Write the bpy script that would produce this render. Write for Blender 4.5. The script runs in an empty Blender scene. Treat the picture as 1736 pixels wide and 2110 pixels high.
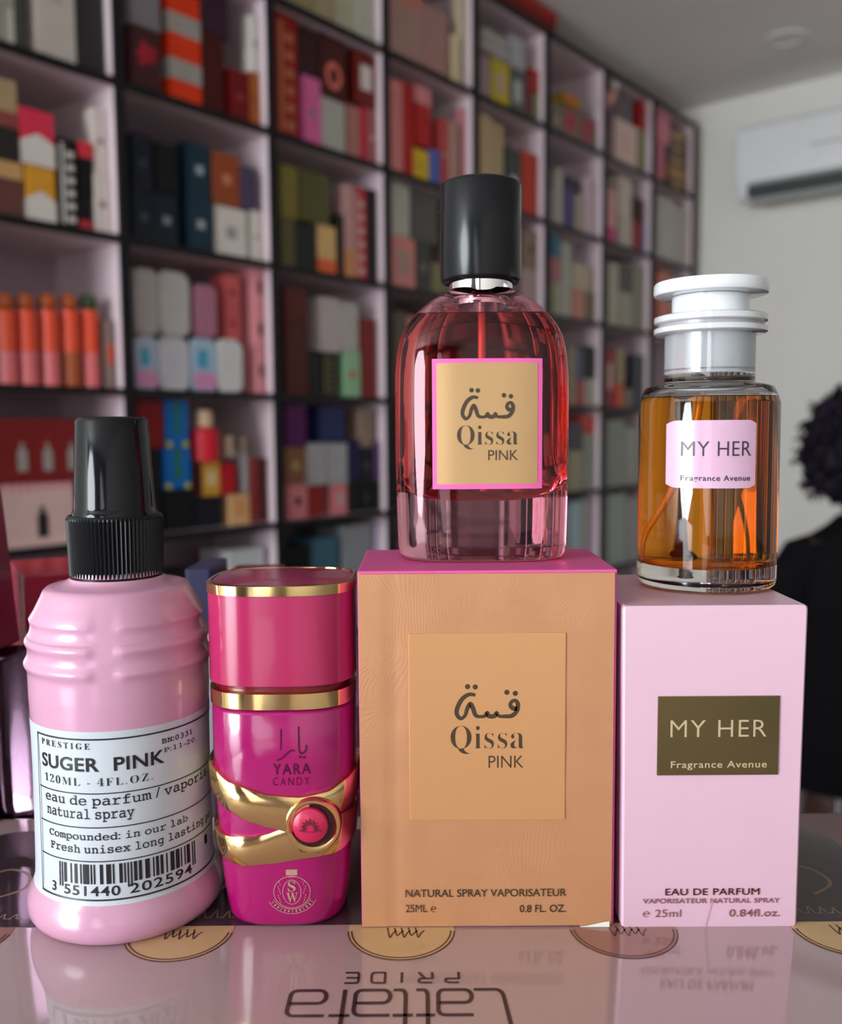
# Perfume shop counter: five products in front of a wall of black-edged shelves.
import bpy, bmesh, math, random
from mathutils import Vector, Matrix, noise
SC = bpy.context.scene
COL = SC.collection
PI = math.pi
R = math.radians
random.seed(7)

# ------------------------------------------------------------------ camera
EYE = 1.122                 # height of the lens above the floor
TOP = 0.98                  # height of the counter display
FPX, PITCH, ROLL = 1900.0, 0.0851, -0.0072
cam_data = bpy.data.cameras.new('camera')
cam_data.sensor_fit = 'HORIZONTAL'
cam_data.sensor_width = 36.0
cam_data.lens = FPX / 1736 * 36.0
cam_data.clip_start = 0.01
cam_data.dof.use_dof = True
cam_data.dof.focus_distance = 0.263
cam_data.dof.aperture_fstop = 13.0
cam = bpy.data.objects.new('camera', cam_data)
COL.objects.link(cam)
cam.matrix_world = Matrix.Translation((0, 0, EYE)) @ Matrix.Rotation(PI/2 - PITCH, 4, 'X') @ Matrix.Rotation(ROLL, 4, 'Z')
SC.camera = cam

# ------------------------------------------------------------------ colour management, world, lights
SC.view_settings.view_transform = 'Standard'
SC.view_settings.look = 'None'
SC.view_settings.gamma = 1.0
SC.view_settings.use_curve_mapping = False
SC.view_settings.exposure = 0.0
world = bpy.data.worlds.new('daylight')
SC.world = world
world.use_nodes = True
world.node_tree.nodes['Background'].inputs[0].default_value = (0.62, 0.78, 1.0, 1)
world.node_tree.nodes['Background'].inputs[1].default_value = 1.0

# the shelf wall runs along D, E points from it into the room
WALL_T = 0.6848
D = Vector((math.sin(WALL_T), math.cos(WALL_T), 0))
E = Vector((D.y, -D.x, 0))
ANG = math.atan2(D.y, D.x)
BAY, ROWH = 0.40, 0.30252
ORG = Vector((-1.4659*BAY, 4.7003*BAY, 0))       # front edge of the second upright
DEPTH = 0.25
S_BACK, S_FAR, W_WALL, W_RIGHT, CEIL = -4.9, 2.885, -DEPTH - 0.012, 4.1, EYE + 1.40

def room(s, w, z=0.0):
    """s along the shelf wall, w out of the shelf fronts into the room"""
    return ORG + D*s + E*w + Vector((0, 0, z))

WIN = (-0.20, 1.50, 0.55, 2.35)      # shop window in the wall behind the camera: w0, w1, z0, z1
def area(name, loc, direction, sx, sy, power, color):
    l = bpy.data.lights.new(name, 'AREA')
    l.shape = 'RECTANGLE'; l.size = sx; l.size_y = sy; l.energy = power; l.color = color
    o = bpy.data.objects.new(name, l); COL.objects.link(o)
    o.location = loc
    o.rotation_euler = direction.to_track_quat('-Z', 'Z').to_euler()
    return o
area('window_daylight', room(S_BACK - 0.02, (WIN[0]+WIN[1])/2, (WIN[2]+WIN[3])/2), D, WIN[1]-WIN[0], WIN[3]-WIN[2], 228, (0.90, 0.96, 1.0))
DOORW = (2.7, 3.7, 0.02, 2.15)
area('added_doorway_fill', room(S_BACK - 0.02, (DOORW[0]+DOORW[1])/2, (DOORW[2]+DOORW[3])/2), D, DOORW[1]-DOORW[0], DOORW[3]-DOORW[2], 22, (1.0, 0.95, 0.90))  # weak fill light added in an assumed, unseen doorway

# ------------------------------------------------------------------ pixel helpers (photo frame 1736 x 2110)
CF = Vector((0, math.cos(PITCH), -math.sin(PITCH))); CU = Vector((0, math.sin(PITCH), math.cos(PITCH)))
def ray(px, py):
    a, b = px - 868, py - 1055
    u = a*math.cos(ROLL) + b*math.sin(ROLL); v = -a*math.sin(ROLL) + b*math.cos(ROLL)
    return CF + Vector((u/FPX, 0, 0)) - CU*(v/FPX)
def at(px, py, Y):
    d = ray(px, py)
    return Vector((0, 0, EYE)) + d*(Y/d.y)
def on_z(px, py, z):
    d = ray(px, py)
    return Vector((0, 0, EYE)) + d*((z - EYE)/d.z)
def project(p):
    q = Vector(p) - Vector((0, 0, EYE))
    zc = q.dot(CF); u = FPX*q.x/zc; v = -FPX*q.dot(CU)/zc
    return 868 + u*math.cos(ROLL) - v*math.sin(ROLL), 1055 + u*math.sin(ROLL) + v*math.cos(ROLL)
def Zp(px, py, Y): return at(px, py, Y).z

# ------------------------------------------------------------------ materials
def lin(c): return c/12.92 if c <= 0.04045 else ((c + 0.055)/1.055)**2.4
def hexc(h, k=1.0, cap=0.85):
    c = [lin(int(h[i:i+2], 16)/255) for i in (0, 2, 4)]; k = min(k, cap/max(max(c), 1e-4))
    return tuple(q*k for q in c)
MATS = {}
def mat(name, color=(.8, .8, .8), rough=0.4, metal=0.0, spec=0.5, coat=0.0, var=0.04, scale=60, bump=0.0, sss=0.0, emit=None):
    if name in MATS: return MATS[name]
    m = bpy.data.materials.new(name); m.use_nodes = True
    nt = m.node_tree; b = nt.nodes['Principled BSDF']
    b.inputs['Roughness'].default_value = rough
    b.inputs['Metallic'].default_value = metal
    b.inputs['Specular IOR Level'].default_value = spec
    b.inputs['Coat Weight'].default_value = coat
    b.inputs['Coat Roughness'].default_value = 0.05
    tc = nt.nodes.new('ShaderNodeTexCoord'); nz = nt.nodes.new('ShaderNodeTexNoise')
    nz.inputs['Scale'].default_value = scale; nz.inputs['Detail'].default_value = 3
    nt.links.new(tc.outputs['Object'], nz.inputs['Vector'])
    cr = nt.nodes.new('ShaderNodeValToRGB')
    cr.color_ramp.elements[0].position = 0.3; cr.color_ramp.elements[1].position = 0.7
    cr.color_ramp.elements[0].color = tuple(c*(1-var) for c in color) + (1,)
    cr.color_ramp.elements[1].color = tuple(min(1, c*(1+var)) for c in color) + (1,)
    nt.links.new(nz.outputs['Fac'], cr.inputs['Fac']); nt.links.new(cr.outputs['Color'], b.inputs['Base Color'])
    if bump:
        bp = nt.nodes.new('ShaderNodeBump'); bp.inputs['Strength'].default_value = bump; bp.inputs['Distance'].default_value = 0.002
        nt.links.new(nz.outputs['Fac'], bp.inputs['Height']); nt.links.new(bp.outputs['Normal'], b.inputs['Normal'])
    if sss:
        b.inputs['Subsurface Weight'].default_value = sss; b.inputs['Subsurface Radius'].default_value = (.003, .002, .002)
    MATS[name] = m
    return m
def glass(name, color, ior, rough=0.0):
    if name in MATS: return MATS[name]
    m = bpy.data.materials.new(name); m.use_nodes = True
    nt = m.node_tree; nt.nodes.clear()
    g = nt.nodes.new('ShaderNodeBsdfGlass'); o = nt.nodes.new('ShaderNodeOutputMaterial')
    g.inputs['Color'].default_value = color + (1,); g.inputs['IOR'].default_value = ior; g.inputs['Roughness'].default_value = rough
    nt.links.new(g.outputs[0], o.inputs[0])
    MATS[name] = m
    return m

# ------------------------------------------------------------------ mesh helpers
class MB:
    def __init__(self): self.v = []; self.f = []; self.mi = []
    def add(self, vs, fs, mi=0):
        k = len(self.v); self.v += [tuple(p) for p in vs]
        self.f += [tuple(i + k for i in f) for f in fs]; self.mi += [mi]*len(fs)
    def box(self, x0, x1, y0, y1, z0, z1, bev=0.0, mi=0):
        b = min(bev, (x1-x0)*.45, (y1-y0)*.45, (z1-z0)*.45)
        if b <= 0:
            vs = [(x, y, z) for z in (z0, z1) for y in (y0, y1) for x in (x0, x1)]
            self.add(vs, [(0,2,3,1), (4,5,7,6), (0,1,5,4), (2,6,7,3), (0,4,6,2), (1,3,7,5)], mi); return
        bm = bmesh.new()
        bmesh.ops.create_cube(bm, size=1)
        for q in bm.verts: q.co = Vector(((x0+x1)/2 + q.co.x*(x1-x0), (y0+y1)/2 + q.co.y*(y1-y0), (z0+z1)/2 + q.co.z*(z1-z0)))
        bmesh.ops.bevel(bm, geom=bm.edges[:], offset=b, segments=2, profile=0.6, affect='EDGES')
        bm.verts.index_update()
        self.add([q.co.copy() for q in bm.verts], [[q.index for q in f.verts] for f in bm.faces], mi); bm.free()
    def rings(self, rings, cap0=True, cap1=True, mi=0, closed=True):
        n = len(rings[0]); vs = [p for r in rings for p in r]; fs = []
        for i in range(len(rings)-1):
            for j in range(n if closed else n-1):
                a, b = i*n + j, i*n + (j+1) % n
                fs.append((a, b, b+n, a+n))
        if cap0: fs.append(tuple(range(n))[::-1])
        if cap1: fs.append(tuple((len(rings)-1)*n + j for j in range(n)))
        self.add(vs, fs, mi)
    def lathe(self, prof, c=(0, 0, 0), seg=64, mi=0, cap0=True, cap1=True):
        """prof: (r, z) from bottom to top"""
        self.rings([[(c[0]+r*math.cos(2*PI*j/seg), c[1]+r*math.sin(2*PI*j/seg), c[2]+z) for j in range(seg)] for r, z in prof], cap0, cap1, mi)
    def sup(self, prof, c=(0, 0, 0), seg=96, n=3.0, mi=0, cap0=True, cap1=True):
        """prof: (a, b, z): super-ellipse sections"""
        rr = []
        for a, b, z in prof:
            ring = []
            for j in range(seg):
                x, y = sup_pt(a, b, 2*PI*j/seg, n); ring.append((c[0]+x, c[1]+y, c[2]+z))
            rr.append(ring)
        self.rings(rr, cap0, cap1, mi)
    def tube(self, pts, rad, seg=8, mi=0):
        pts = [Vector(p) for p in pts]; rads = rad if isinstance(rad, (list, tuple)) else [rad]*len(pts)
        rr = []
        for i, p in enumerate(pts):
            t = (pts[min(i+1, len(pts)-1)] - pts[max(i-1, 0)]).normalized()
            a = t.orthogonal().normalized() if i == 0 else (a - t*a.dot(t)).normalized()
            b = t.cross(a)
            rr.append([p + (a*math.cos(2*PI*j/seg) + b*math.sin(2*PI*j/seg))*rads[i] for j in range(seg)])
        self.rings(rr, mi=mi)
    def mapped(self, vs, fs, fn, mi=0): self.add([fn(*p) for p in vs], fs, mi)
    def build(self, name, mats, parent=None, smooth=35, loc=None, rotz=0.0):
        me = bpy.data.meshes.new(name); me.from_pydata(self.v, [], self.f)
        mats = mats if isinstance(mats, (list, tuple)) else [mats]
        for m in mats: me.materials.append(m)
        if len(mats) > 1: me.polygons.foreach_set('material_index', self.mi)
        if smooth:
            me.polygons.foreach_set('use_smooth', [True]*len(me.polygons)); me.set_sharp_from_angle(angle=R(smooth))
        me.update()
        o = bpy.data.objects.new(name, me); COL.objects.link(o)
        if parent: o.parent = parent
        if loc is not None: o.location = loc
        if rotz: o.rotation_euler = (0, 0, rotz)
        return o
def sup_pt(a, b, t, n):
    c, s = math.cos(t), math.sin(t)
    return a*math.copysign(abs(c)**(2/n), c), b*math.copysign(abs(s)**(2/n), s)
def thing(name, label, cat, loc=(0, 0, 0), rotz=0.0, group=None):
    o = bpy.data.objects.new(name, None); COL.objects.link(o); o.empty_display_size = .02
    o.location = loc; o.rotation_euler = (0, 0, rotz)
    return tag(o, label, cat, group)
def tag(o, label, cat, group=None):
    o['label'] = label; o['category'] = cat
    if group: o['group'] = group
    return o
def struct(o): o['kind'] = 'structure'; return o

# ------------------------------------------------------------------ lettering helpers
def serif(s):
    return ''.join(chr(0x1D400+ord(c)-65) if 'A' <= c <= 'Z' else chr(0x1D41A+ord(c)-97) if 'a' <= c <= 'z' else chr(0x1D7CE+ord(c)-48) if c.isdigit() else c for c in s)
def typed(s):
    return ''.join(chr(0x1D670+ord(c)-65) if 'A' <= c <= 'Z' else chr(0x1D68A+ord(c)-97) if 'a' <= c <= 'z' else chr(0x1D7F6+ord(c)-48) if c.isdigit() else c for c in s)
def glyphs(s, weight=0.0, spacing=1.0):
    """flat outline of a line of text, scaled to a unit square"""
    c = bpy.data.curves.new('t', 'FONT'); c.body = s; c.offset = weight; c.space_character = spacing; c.resolution_u = 4
    o = bpy.data.objects.new('t', c); COL.objects.link(o)
    dg = bpy.context.evaluated_depsgraph_get()
    me = bpy.data.meshes.new_from_object(o.evaluated_get(dg))
    vs = [(v.co.x, v.co.y) for v in me.vertices]; fs = [tuple(p.vertices) for p in me.polygons]
    bpy.data.objects.remove(o); bpy.data.curves.remove(c); bpy.data.meshes.remove(me)
    x0, x1 = min(v[0] for v in vs), max(v[0] for v in vs); y0, y1 = min(v[1] for v in vs), max(v[1] for v in vs)
    return [((x-x0)/(x1-x0), (y-y0)/max(1e-6, y1-y0)) for x, y in vs], fs
def fit(vs, r):
    return [(r[0]+(r[2]-r[0])*x, r[1]+(r[3]-r[1])*y) for x, y in vs]
def ribbon(pts, w, closed=False):
    """flat stroke of width w (a number, or one per point) along 2-D points"""
    n = len(pts); vs = []; fs = []
    for i in range(n):
        a = Vector(pts[(i-1) % n] if (closed or i > 0) else pts[0]); b = Vector(pts[(i+1) % n] if (closed or i < n-1) else pts[-1]); p = Vector(pts[i])
        t1 = (p - a).normalized() if (p - a).length > 1e-9 else (b - p).normalized()
        t2 = (b - p).normalized() if (b - p).length > 1e-9 else t1
        nn = Vector((-(t1+t2).y, (t1+t2).x)); nn = nn.normalized() if nn.length > 1e-6 else Vector((-t1.y, t1.x))
        k = 1/max(.55, nn.dot(Vector((-t1.y, t1.x)))); ww = (w[i] if isinstance(w, (list, tuple)) else w)*.5*k
        vs += [tuple(p + nn*ww), tuple(p - nn*ww)]
    for i in range(n if closed else n-1):
        j = (i+1) % n
        fs.append((2*i, 2*i+1, 2*j+1, 2*j))
    return vs, fs
def smooth_path(pts, per=6):
    """Catmull-Rom through 2-D points"""
    out = []; P = [pts[0]] + list(pts) + [pts[-1]]
    for i in range(1, len(P)-2):
        for k in range(per):
            t = k/per
            out.append(tuple(.5*((2*P[i][a]) + (-P[i-1][a]+P[i+1][a])*t + (2*P[i-1][a]-5*P[i][a]+4*P[i+1][a]-P[i+2][a])*t*t + (-P[i-1][a]+3*P[i][a]-3*P[i+1][a]+P[i+2][a])*t**3) for a in (0, 1)))
    out.append(tuple(pts[-1])); return out
def disc2(cx, cy, r, n=14, ry=None):
    ry = ry or r
    return [(cx+r*math.cos(2*PI*i/n), cy+ry*math.sin(2*PI*i/n)) for i in range(n)], [tuple(range(n))]
def rect2(x0, y0, x1, y1, nx=1):
    vs = []; fs = []
    for i in range(nx+1):
        x = x0+(x1-x0)*i/nx; vs += [(x, y0), (x, y1)]
    for i in range(nx): fs.append((2*i, 2*i+2, 2*i+3, 2*i+1))
    return vs, fs
def arabic_qissa(r):
    """the four joined letters, brush strokes in a 330 x 190 drawing"""
    st = [[(105, 60), (72, 56), (38, 78), (14, 118), (6, 158), (26, 186), (50, 170), (62, 132), (78, 108), (92, 132), (104, 166), (122, 176), (152, 174), (166, 158), (176, 174), (204, 174), (216, 158), (228, 174), (262, 176), (298, 172), (322, 146), (328, 112), (316, 92), (298, 94), (288, 114), (300, 132), (324, 134)]]
    out_v, out_f = [], []
    def put(vs, fs):
        k = len(out_v)
        out_v.extend((r[0]+(r[2]-r[0])*x/334, r[3]-(r[3]-r[1])*y/192) for x, y in vs); out_f.extend(tuple(i+k for i in f) for f in fs)
    for s in st:
        p = smooth_path(s, 5); put(*ribbon(p, [17 + 7*abs(math.sin(i*.11)) for i in range(len(p))]))
    for x, y in ((64, 14), (104, 16), (270, 46), (314, 52)):
        put(*disc2(x, y, 14))
    return out_v, out_f

# ------------------------------------------------------------------ room
M_wall = mat('wall_paint', (.80, .785, .735), .7, var=.015, scale=8)
M_ceil = mat('ceiling_paint', (.80, .77, .74), .8, var=.015, scale=6)
M_dark = mat('dark_wall_paint', (.10, .09, .10), .6, var=.03, scale=8)
M_floor = mat('brown_floor', (.17, .08, .065), .6, var=.25, scale=14)
M_lam = mat('pinkish_laminate', (.80, .66, .71), .38, var=.02, scale=9)
M_edge = mat('black_edging', (.008, .007, .009), .45, spec=.25, var=.1)
M_black = mat('black_plastic', (.012, .012, .014), .22)
M_white = mat('white_plastic', (.82, .83, .84), .3)
M_frame = mat('window_aluminium', (.45, .45, .46), .35, metal=.7)

def rbox(mb, s0, s1, w0, w1, z0, z1, bev=0): mb.box(s0, s1, -w1, -w0, z0, z1, bev)
def rbuild(mb, name, m, parent=None, **k):
    return mb.build(name, m, parent, loc=None if parent else ORG, rotz=0 if parent else ANG, **k)
def wall(name, m, boxes):
    mb = MB()
    for b in boxes: rbox(mb, *b)
    return struct(rbuild(mb, name, m, smooth=0))
wall('floor', M_floor, [(S_BACK-.2, S_FAR+.2, W_WALL-.2, W_RIGHT+.2, -.1, 0)])
wall('ceiling', M_ceil, [(S_BACK-.2, S_FAR+.2, W_WALL-.2, W_RIGHT+.2, CEIL, CEIL+.1)])
wall('wall_left', M_wall, [(S_BACK-.2, S_FAR+.2, W_WALL-.2, W_WALL, 0, CEIL)])
wall('wall_far', M_wall, [(S_FAR, S_FAR+.2, W_WALL, W_RIGHT, 0, CEIL)])
wall('wall_right', M_wall, [(S_BACK-.2, S_FAR+.2, W_RIGHT, W_RIGHT+.2, 0, CEIL)])
b0, b1 = S_BACK-.2, S_BACK
wall('wall_back', M_dark, [(b0, b1, W_WALL, WIN[0], 0, CEIL), (b0, b1, WIN[0], WIN[1], 0, WIN[2]), (b0, b1, WIN[0], WIN[1], WIN[3], CEIL),
     (b0, b1, WIN[1], DOORW[0], 0, CEIL), (b0, b1, DOORW[0], DOORW[1], DOORW[3], CEIL), (b0, b1, DOORW[1], W_RIGHT, 0, CEIL)])
def opening(name, o):
    mb = MB()
    for w in (o[0], o[1]-.04): rbox(mb, b1-.1, b1-.05, w, w+.04, o[2], o[3])
    for z in (o[2], o[3]-.04): rbox(mb, b1-.1, b1-.05, o[0], o[1], z, z+.04)
    return struct(rbuild(mb, name, M_frame, smooth=0))
opening('window_1', WIN); opening('door_1', DOORW)
mb = MB(); rbox(mb, S_FAR-.012, S_FAR, .02, W_RIGHT, 0, .09); struct(rbuild(mb, 'baseboard_far', M_white, smooth=0))

# ceiling spot, seen as a shallow ring
p = on_z(1622, 78, CEIL)
t = thing('recessed_downlight', 'round white recessed downlight in the grey ceiling, switched off', 'ceiling light', p)
mb = MB(); ring = [(.052, -.001), (.058, -.006), (.068, -.006), (.074, 0)]
mb.rings([[(r*math.cos(2*PI*j/40), r*math.sin(2*PI*j/40), z) for j in range(40)] for r, z in ring], False, False); mb.build('trim_ring', M_ceil, t)
mb = MB(); mb.lathe([(.053, -.0005), (.053, .0)], seg=40); mb.build('lens', mat('frosted_lens', (.75, .73, .70), .5), t)

# air conditioner on the far wall
a = at(1518, 268, 4.1); sA = S_FAR
def far_w(px, py, off=0.0):
    """where a pixel meets the far wall (off = distance in front of it): (w, z)"""
    d = ray(px, py); k = (D.dot(ORG) + S_FAR - off)/(d.x*D.x + d.y*D.y)
    q = Vector((0, 0, EYE)) + d*k
    return (q - ORG).dot(E), q.z
aw0, az1 = far_w(1518, 262, .2); _, az0 = far_w(1520, 415, .2); aw1 = aw0 + .86
t = thing('air_conditioner', 'white wall-mounted split air conditioner with a dark outlet slot', 'air conditioner', room(S_FAR-.001, (aw0+aw1)/2, az0), ANG)
h = az1-az0; L = (aw1-aw0)/2
mb = MB(); prof = [(0, .03), (-.12, .0), (-.17, .012), (-.195, .06), (-.205, .14), (-.20, h-.02), (-.18, h), (0, h)]
mb.rings([[(q[0]*k, L*s_, q[1]) for q in prof] for s_, k in ((-1, .94), (-.985, 1), (.985, 1), (1, .94))]); mb.build('housing', M_white, t, smooth=30)
mb = MB(); mb.box(-.197, -.10, -L+.05, L-.05, .010, .055); o = mb.build('outlet_slot', mat('outlet_dark', (.03, .04, .04), .5), t)
mb = MB(); mb.rings([[(-.199, s_*(L-.055), .066), (-.203, s_*(L-.055), .060), (-.150, s_*(L-.055), -.012), (-.146, s_*(L-.055), -.008)] for s_ in (-1, 1)]); mb.build('louver', mat('louver_grey', (.40, .43, .41), .4), t, smooth=0)
mb = MB(); mb.box(-.207, -.204, .02, .14, h*.55, h*.58); mb.build('nameplate', mat('plate_grey', (.5, .5, .5), .4), t)

# ------------------------------------------------------------------ shelving
unit = thing('shelving_unit', 'tall pinkish cubbyhole shelving with black front edges along the left wall', 'shelving', ORG, ANG)
ROWZ = lambda r: EYE + (1.7307 - r*.7563)*BAY
TB, TU = .007, .009
k0, k1 = -2, 7
for k in range(k0, k1+1):
    mb = MB(); mb.box(k*BAY-TU, k*BAY+TU, .010, DEPTH, 0, ROWZ(-2)+TB); o = mb.build('upright', M_lam, unit, smooth=0)
    mb = MB(); mb.box(k*BAY-TU-.0008, k*BAY+TU+.0008, -.001, .0102, 0, ROWZ(-2)+TB+.0006); mb.build('edge_strip', M_edge, o, smooth=0)
for r in range(-2, 6):
    z = ROWZ(r)
    mb = MB(); mb.box(k0*BAY, k1*BAY, .010, DEPTH, z-TB, z+TB); o = mb.build('shelf_board', M_lam, unit, smooth=0)
    mb = MB(); mb.box(k0*BAY, k1*BAY, 0, .0101, z-TB-.0006, z+TB+.0006); mb.build('edge_strip', M_edge, o, smooth=0)
mb = MB(); mb.box(k0*BAY, k1*BAY, DEPTH, DEPTH+.006, 0, ROWZ(-2)+TB); mb.build('back_panel', mat('shade_painted_back_board', (.42, .32, .37), .5, var=.03, scale=9), unit, smooth=0)  # cubby shade painted into the panel: the laminate in a darker mauve

# ------------------------------------------------------------------ counter and printed display sheet
M_counter = mat('dark_counter_top', (.055, .022, .024), .25, coat=.3, var=.2, scale=20)
mb = MB(); CT = TOP - .008
outl = [(-.75, -.35), (.75, -.35), (.75, .337), (.03, .337), (-.03, .50), (-.75, .50)]
mb.rings([[(x, y, z) for x, y in outl] for z in (CT-.03, CT)]); 
t = thing('sales_counter', 'dark brown shop counter under the glossy printed display sheet', 'counter', (0, 0, 0))
mb.build('counter_top', M_counter, t, smooth=0)
mb = MB(); mb.rings([[(x*.97, y*.97 if y > 0 else y+.02, z) for x, y in outl] for z in (0, CT-.03)]); mb.build('counter_body', mat('counter_body', (.05, .03, .03), .5), t, smooth=0)

M_sheet = mat('rose_printed_sheet', (.47, .345, .355), .09, spec=.6, coat=.5, var=.015, scale=15)
M_band = mat('dark_printed_band', (.045, .030, .036), .10, spec=.6, coat=.5, var=.08, scale=30)
M_badge = mat('gold_badge_print', (.60, .40, .20), .12, coat=.4)
M_badge2 = mat('bronze_badge_print', (.33, .17, .14), .12, coat=.4)
M_ink = mat('dark_ink', (.045, .022, .030), .2)
M_bink = mat('badge_line_ink', (.12, .055, .04), .2)
SX = -.006
t = thing('display_tray', 'glossy rose printed display sheet with round badges and upside-down lettering', 'display tray', (SX, .10, CT))
def flat(mb, shp, z): mb.add([(x - SX, y - .10, z - CT) for x, y in shp[0]], shp[1])
mb = MB(); mb.box(-.1655, .1655, -.30, .2335, .0002, TOP-CT, .0015); mb.build('printed_sheet', M_sheet, t)
def rrect(x0, y0, x1, y1, r, n=8):
    out = []
    for cx, cy, a0 in ((x1-r, y1-r, 0), (x0+r, y1-r, 90), (x0+r, y0+r, 180), (x1-r, y0+r, 270)):
        out += [(cx + r*math.cos(R(a0 + 90*i/n)), cy + r*math.sin(R(a0 + 90*i/n))) for i in range(n+1)]
    return out, [tuple(range(len(out)))]
bz = TOP + .00008
mb = MB(); flat(mb, rrect(SX-.149, .2565, SX+.149, .3215, .012), bz); mb.build('dark_band', M_band, t, smooth=0)
mb = MB()   # faint script and swirls on the band
rb = random.Random(3)
for cx in (-.132, -.069, .056, .122):
    x = cx
    for q in range(7):
        x = cx - .012 + q*.0036
        flat(mb, ribbon(smooth_path([(x, .2605), (x+.0012, .2635+rb.random()*.002), (x+.002, .261), (x+.0036, .2612)], 4), .00045), bz+.00004)
    flat(mb, ribbon(smooth_path([(cx-.002, .272), (cx+.006, .279), (cx+.004, .288), (cx-.004, .292), (cx-.009, .286), (cx-.004, .280)], 6), .0011), bz+.00004)
mb.build('script_print', mat('antique_gold_print', (.22, .15, .10), .25), t, smooth=0)
for i in range(-2, 3):
    cx = SX + .0636*i - .0005
    m = M_badge2 if i in (1, -2) else M_badge
    mb = MB(); n = 40
    y0 = .2563; rr = .0152
    arc = [(cx + rr*math.cos(a), .2535 + rr*math.sin(a)) for a in [R(180 + 180*j/n - 9 + 18*j/n) for j in range(n+1)]]
    arc[0] = (arc[0][0], y0); arc[-1] = (arc[-1][0], y0)
    flat(mb, (arc, [tuple(range(len(arc)))]), bz+.00002); bd = mb.build('round_badge', m, t, smooth=0)
    mb = MB()
    def ringarc(r_): return [(cx + r_*math.cos(R(183+174*j/n)), .2535 + r_*math.sin(R(183+174*j/n))) for j in range(n+1)]
    flat(mb, ribbon(ringarc(.0152), .0004), bz+.00006); flat(mb, ribbon(ringarc(.0142), .0005), bz+.00006)
    for q in range(5):
        x = cx - .004 + q*.002
        flat(mb, ribbon(smooth_path([(x, .2545), (x+.0008, .2495+.001*(q % 2)), (x+.0016, .2515), (x+.0026, .253)], 4), .0005), bz+.00006)
    mb.build('badge_print', M_bink, bd, smooth=0)
# upside-down logo: stroke letters drawn upright in unit cells, then turned half round
mb = MB()
def logo(strokes, x0, w, yb, h, wd):
    for s in strokes:
        pts = [(x0 - px*w, yb - py*h) for px, py in s]
        flat(mb, ribbon(pts, wd), bz+.00004)
def arc2(cx, cy, rx, ry, a0, a1, n=7): return [(cx+rx*math.cos(R(a0+(a1-a0)*i/n)), cy+ry*math.sin(R(a0+(a1-a0)*i/n))) for i in range(n+1)]
A_ = [[(.0, 1.0), (.75, 1.0)] + arc2(.78, .80, .2, .2, 90, 0) + [(.97, .3)] + arc2(.78, .2, .19, .2, 0, -90) + [(.2, .0)] + arc2(.2, .26, .19, .26, 270, 90) + [(.95, .52)]]
T_ = [[(.02, 1.0), (.98, 1.0)], [(.38, 1.6), (.38, .25)] + arc2(.6, .25, .22, .25, 180, 270) + [(.98, 0)]]
F_ = [[(.02, 1.0), (.9, 1.0)], [(.98, 1.72), (.62, 1.72)] + arc2(.55, 1.45, .2, .27, 90, 180) + [(.33, -.02)]]
L_ = [[(.0, 1.85), (.12, .35)] + arc2(.35, .30, .22, .30, 180, 270) + [(1.0, 0)]]
YB = .2248; XH = .0103
x = on_z(1050, 2070, TOP).x
for ch, w in ((L_, .0085), (A_, .0088), (T_, .0048), (T_, .0052), (A_, .0092), (F_, .0058), (A_, .0095)):
    logo(ch, x, w, YB, XH, .0011); x -= w + .0006
PR = {'P': [[(0, 0), (0, .62), (.8, .62)] + arc2(.8, .78, .18, .18, -60, 60) + [(.75, 1), (0, 1)]], 'R': [[(0, 0), (0, .6), (.75, .6)] + arc2(.78, .8, .2, .2, -90, 90) + [(0, 1)], [(.55, .6), (1, 0)]],
      'I': [[(.5, 0), (.5, 1)]], 'D': [[(0, 0), (0, 1), (.75, 1)] + arc2(.75, .75, .23, .25, 90, 0) + [(.98, .25)] + arc2(.75, .25, .23, .25, 0, -90) + [(0, 0)]], 'E': [[(1, 1), (.1, 1), (0, .85), (0, .15), (.1, 0), (1, 0)], [(0, .5), (.9, .5)]]}
x = .0090
for ch in 'PRIDE':
    w = .0036 if ch != 'I' else .0022
    logo(PR[ch], x, w, .2325, .0046, .0007); x -= w + (.0033 if ch != 'I' else .0033)
mb.build('lettering', M_ink, t, smooth=0)

# ------------------------------------------------------------------ pink body spray bottle
CX, CY = -.0908, .2725
M_pink = mat('glossy_pink_plastic', hexc('dfa6c4', .88), .22, coat=.35, var=.01)
M_paper = mat('pale_blue_white_label', (.60, .66, .72), .35, var=.01)
M_print = mat('black_print', (.012, .012, .018), .4)
bt = thing('spray_bottle', 'pink ribbed body spray bottle with black cap and white barcode label', 'bottle', (CX, CY, TOP))
BODY = [(.0262, 0), (.0276, .0012), (.0286, .003), (.0288, .005), (.0284, .0074), (.0273, .0098), (.0263, .0118), (.0259, .0135), (.0257, .018), (.0255, .030), (.0254, .045), (.0255, .056), (.0257, .062), (.0259, .068), (.0259, .074),
        (.0257, .080), (.0252, .0845), (.0244, .0885), (.0232, .0920), (.0217, .0955), (.0209, .0972), (.0200, .0980), (.0186, .0984), (.0158, .0990), (.0140, .0998), (.0132, .1008), (.0130, .1025)]
def rad(z):
    for (r0, z0), (r1, z1) in zip(BODY, BODY[1:]):
        if z0 <= z <= z1: return r0 + (r1-r0)*(z-z0)/(z1-z0)
    return BODY[-1][0]
ribs = [Zp(216, y, CY-.0255) - TOP for y in (1293, 1345, 1393)]
mb = MB(); seg = 144; rings = []
zs = sorted(set([z for _, z in BODY] + [.060 + .0005*i for i in range(60)]))
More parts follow.
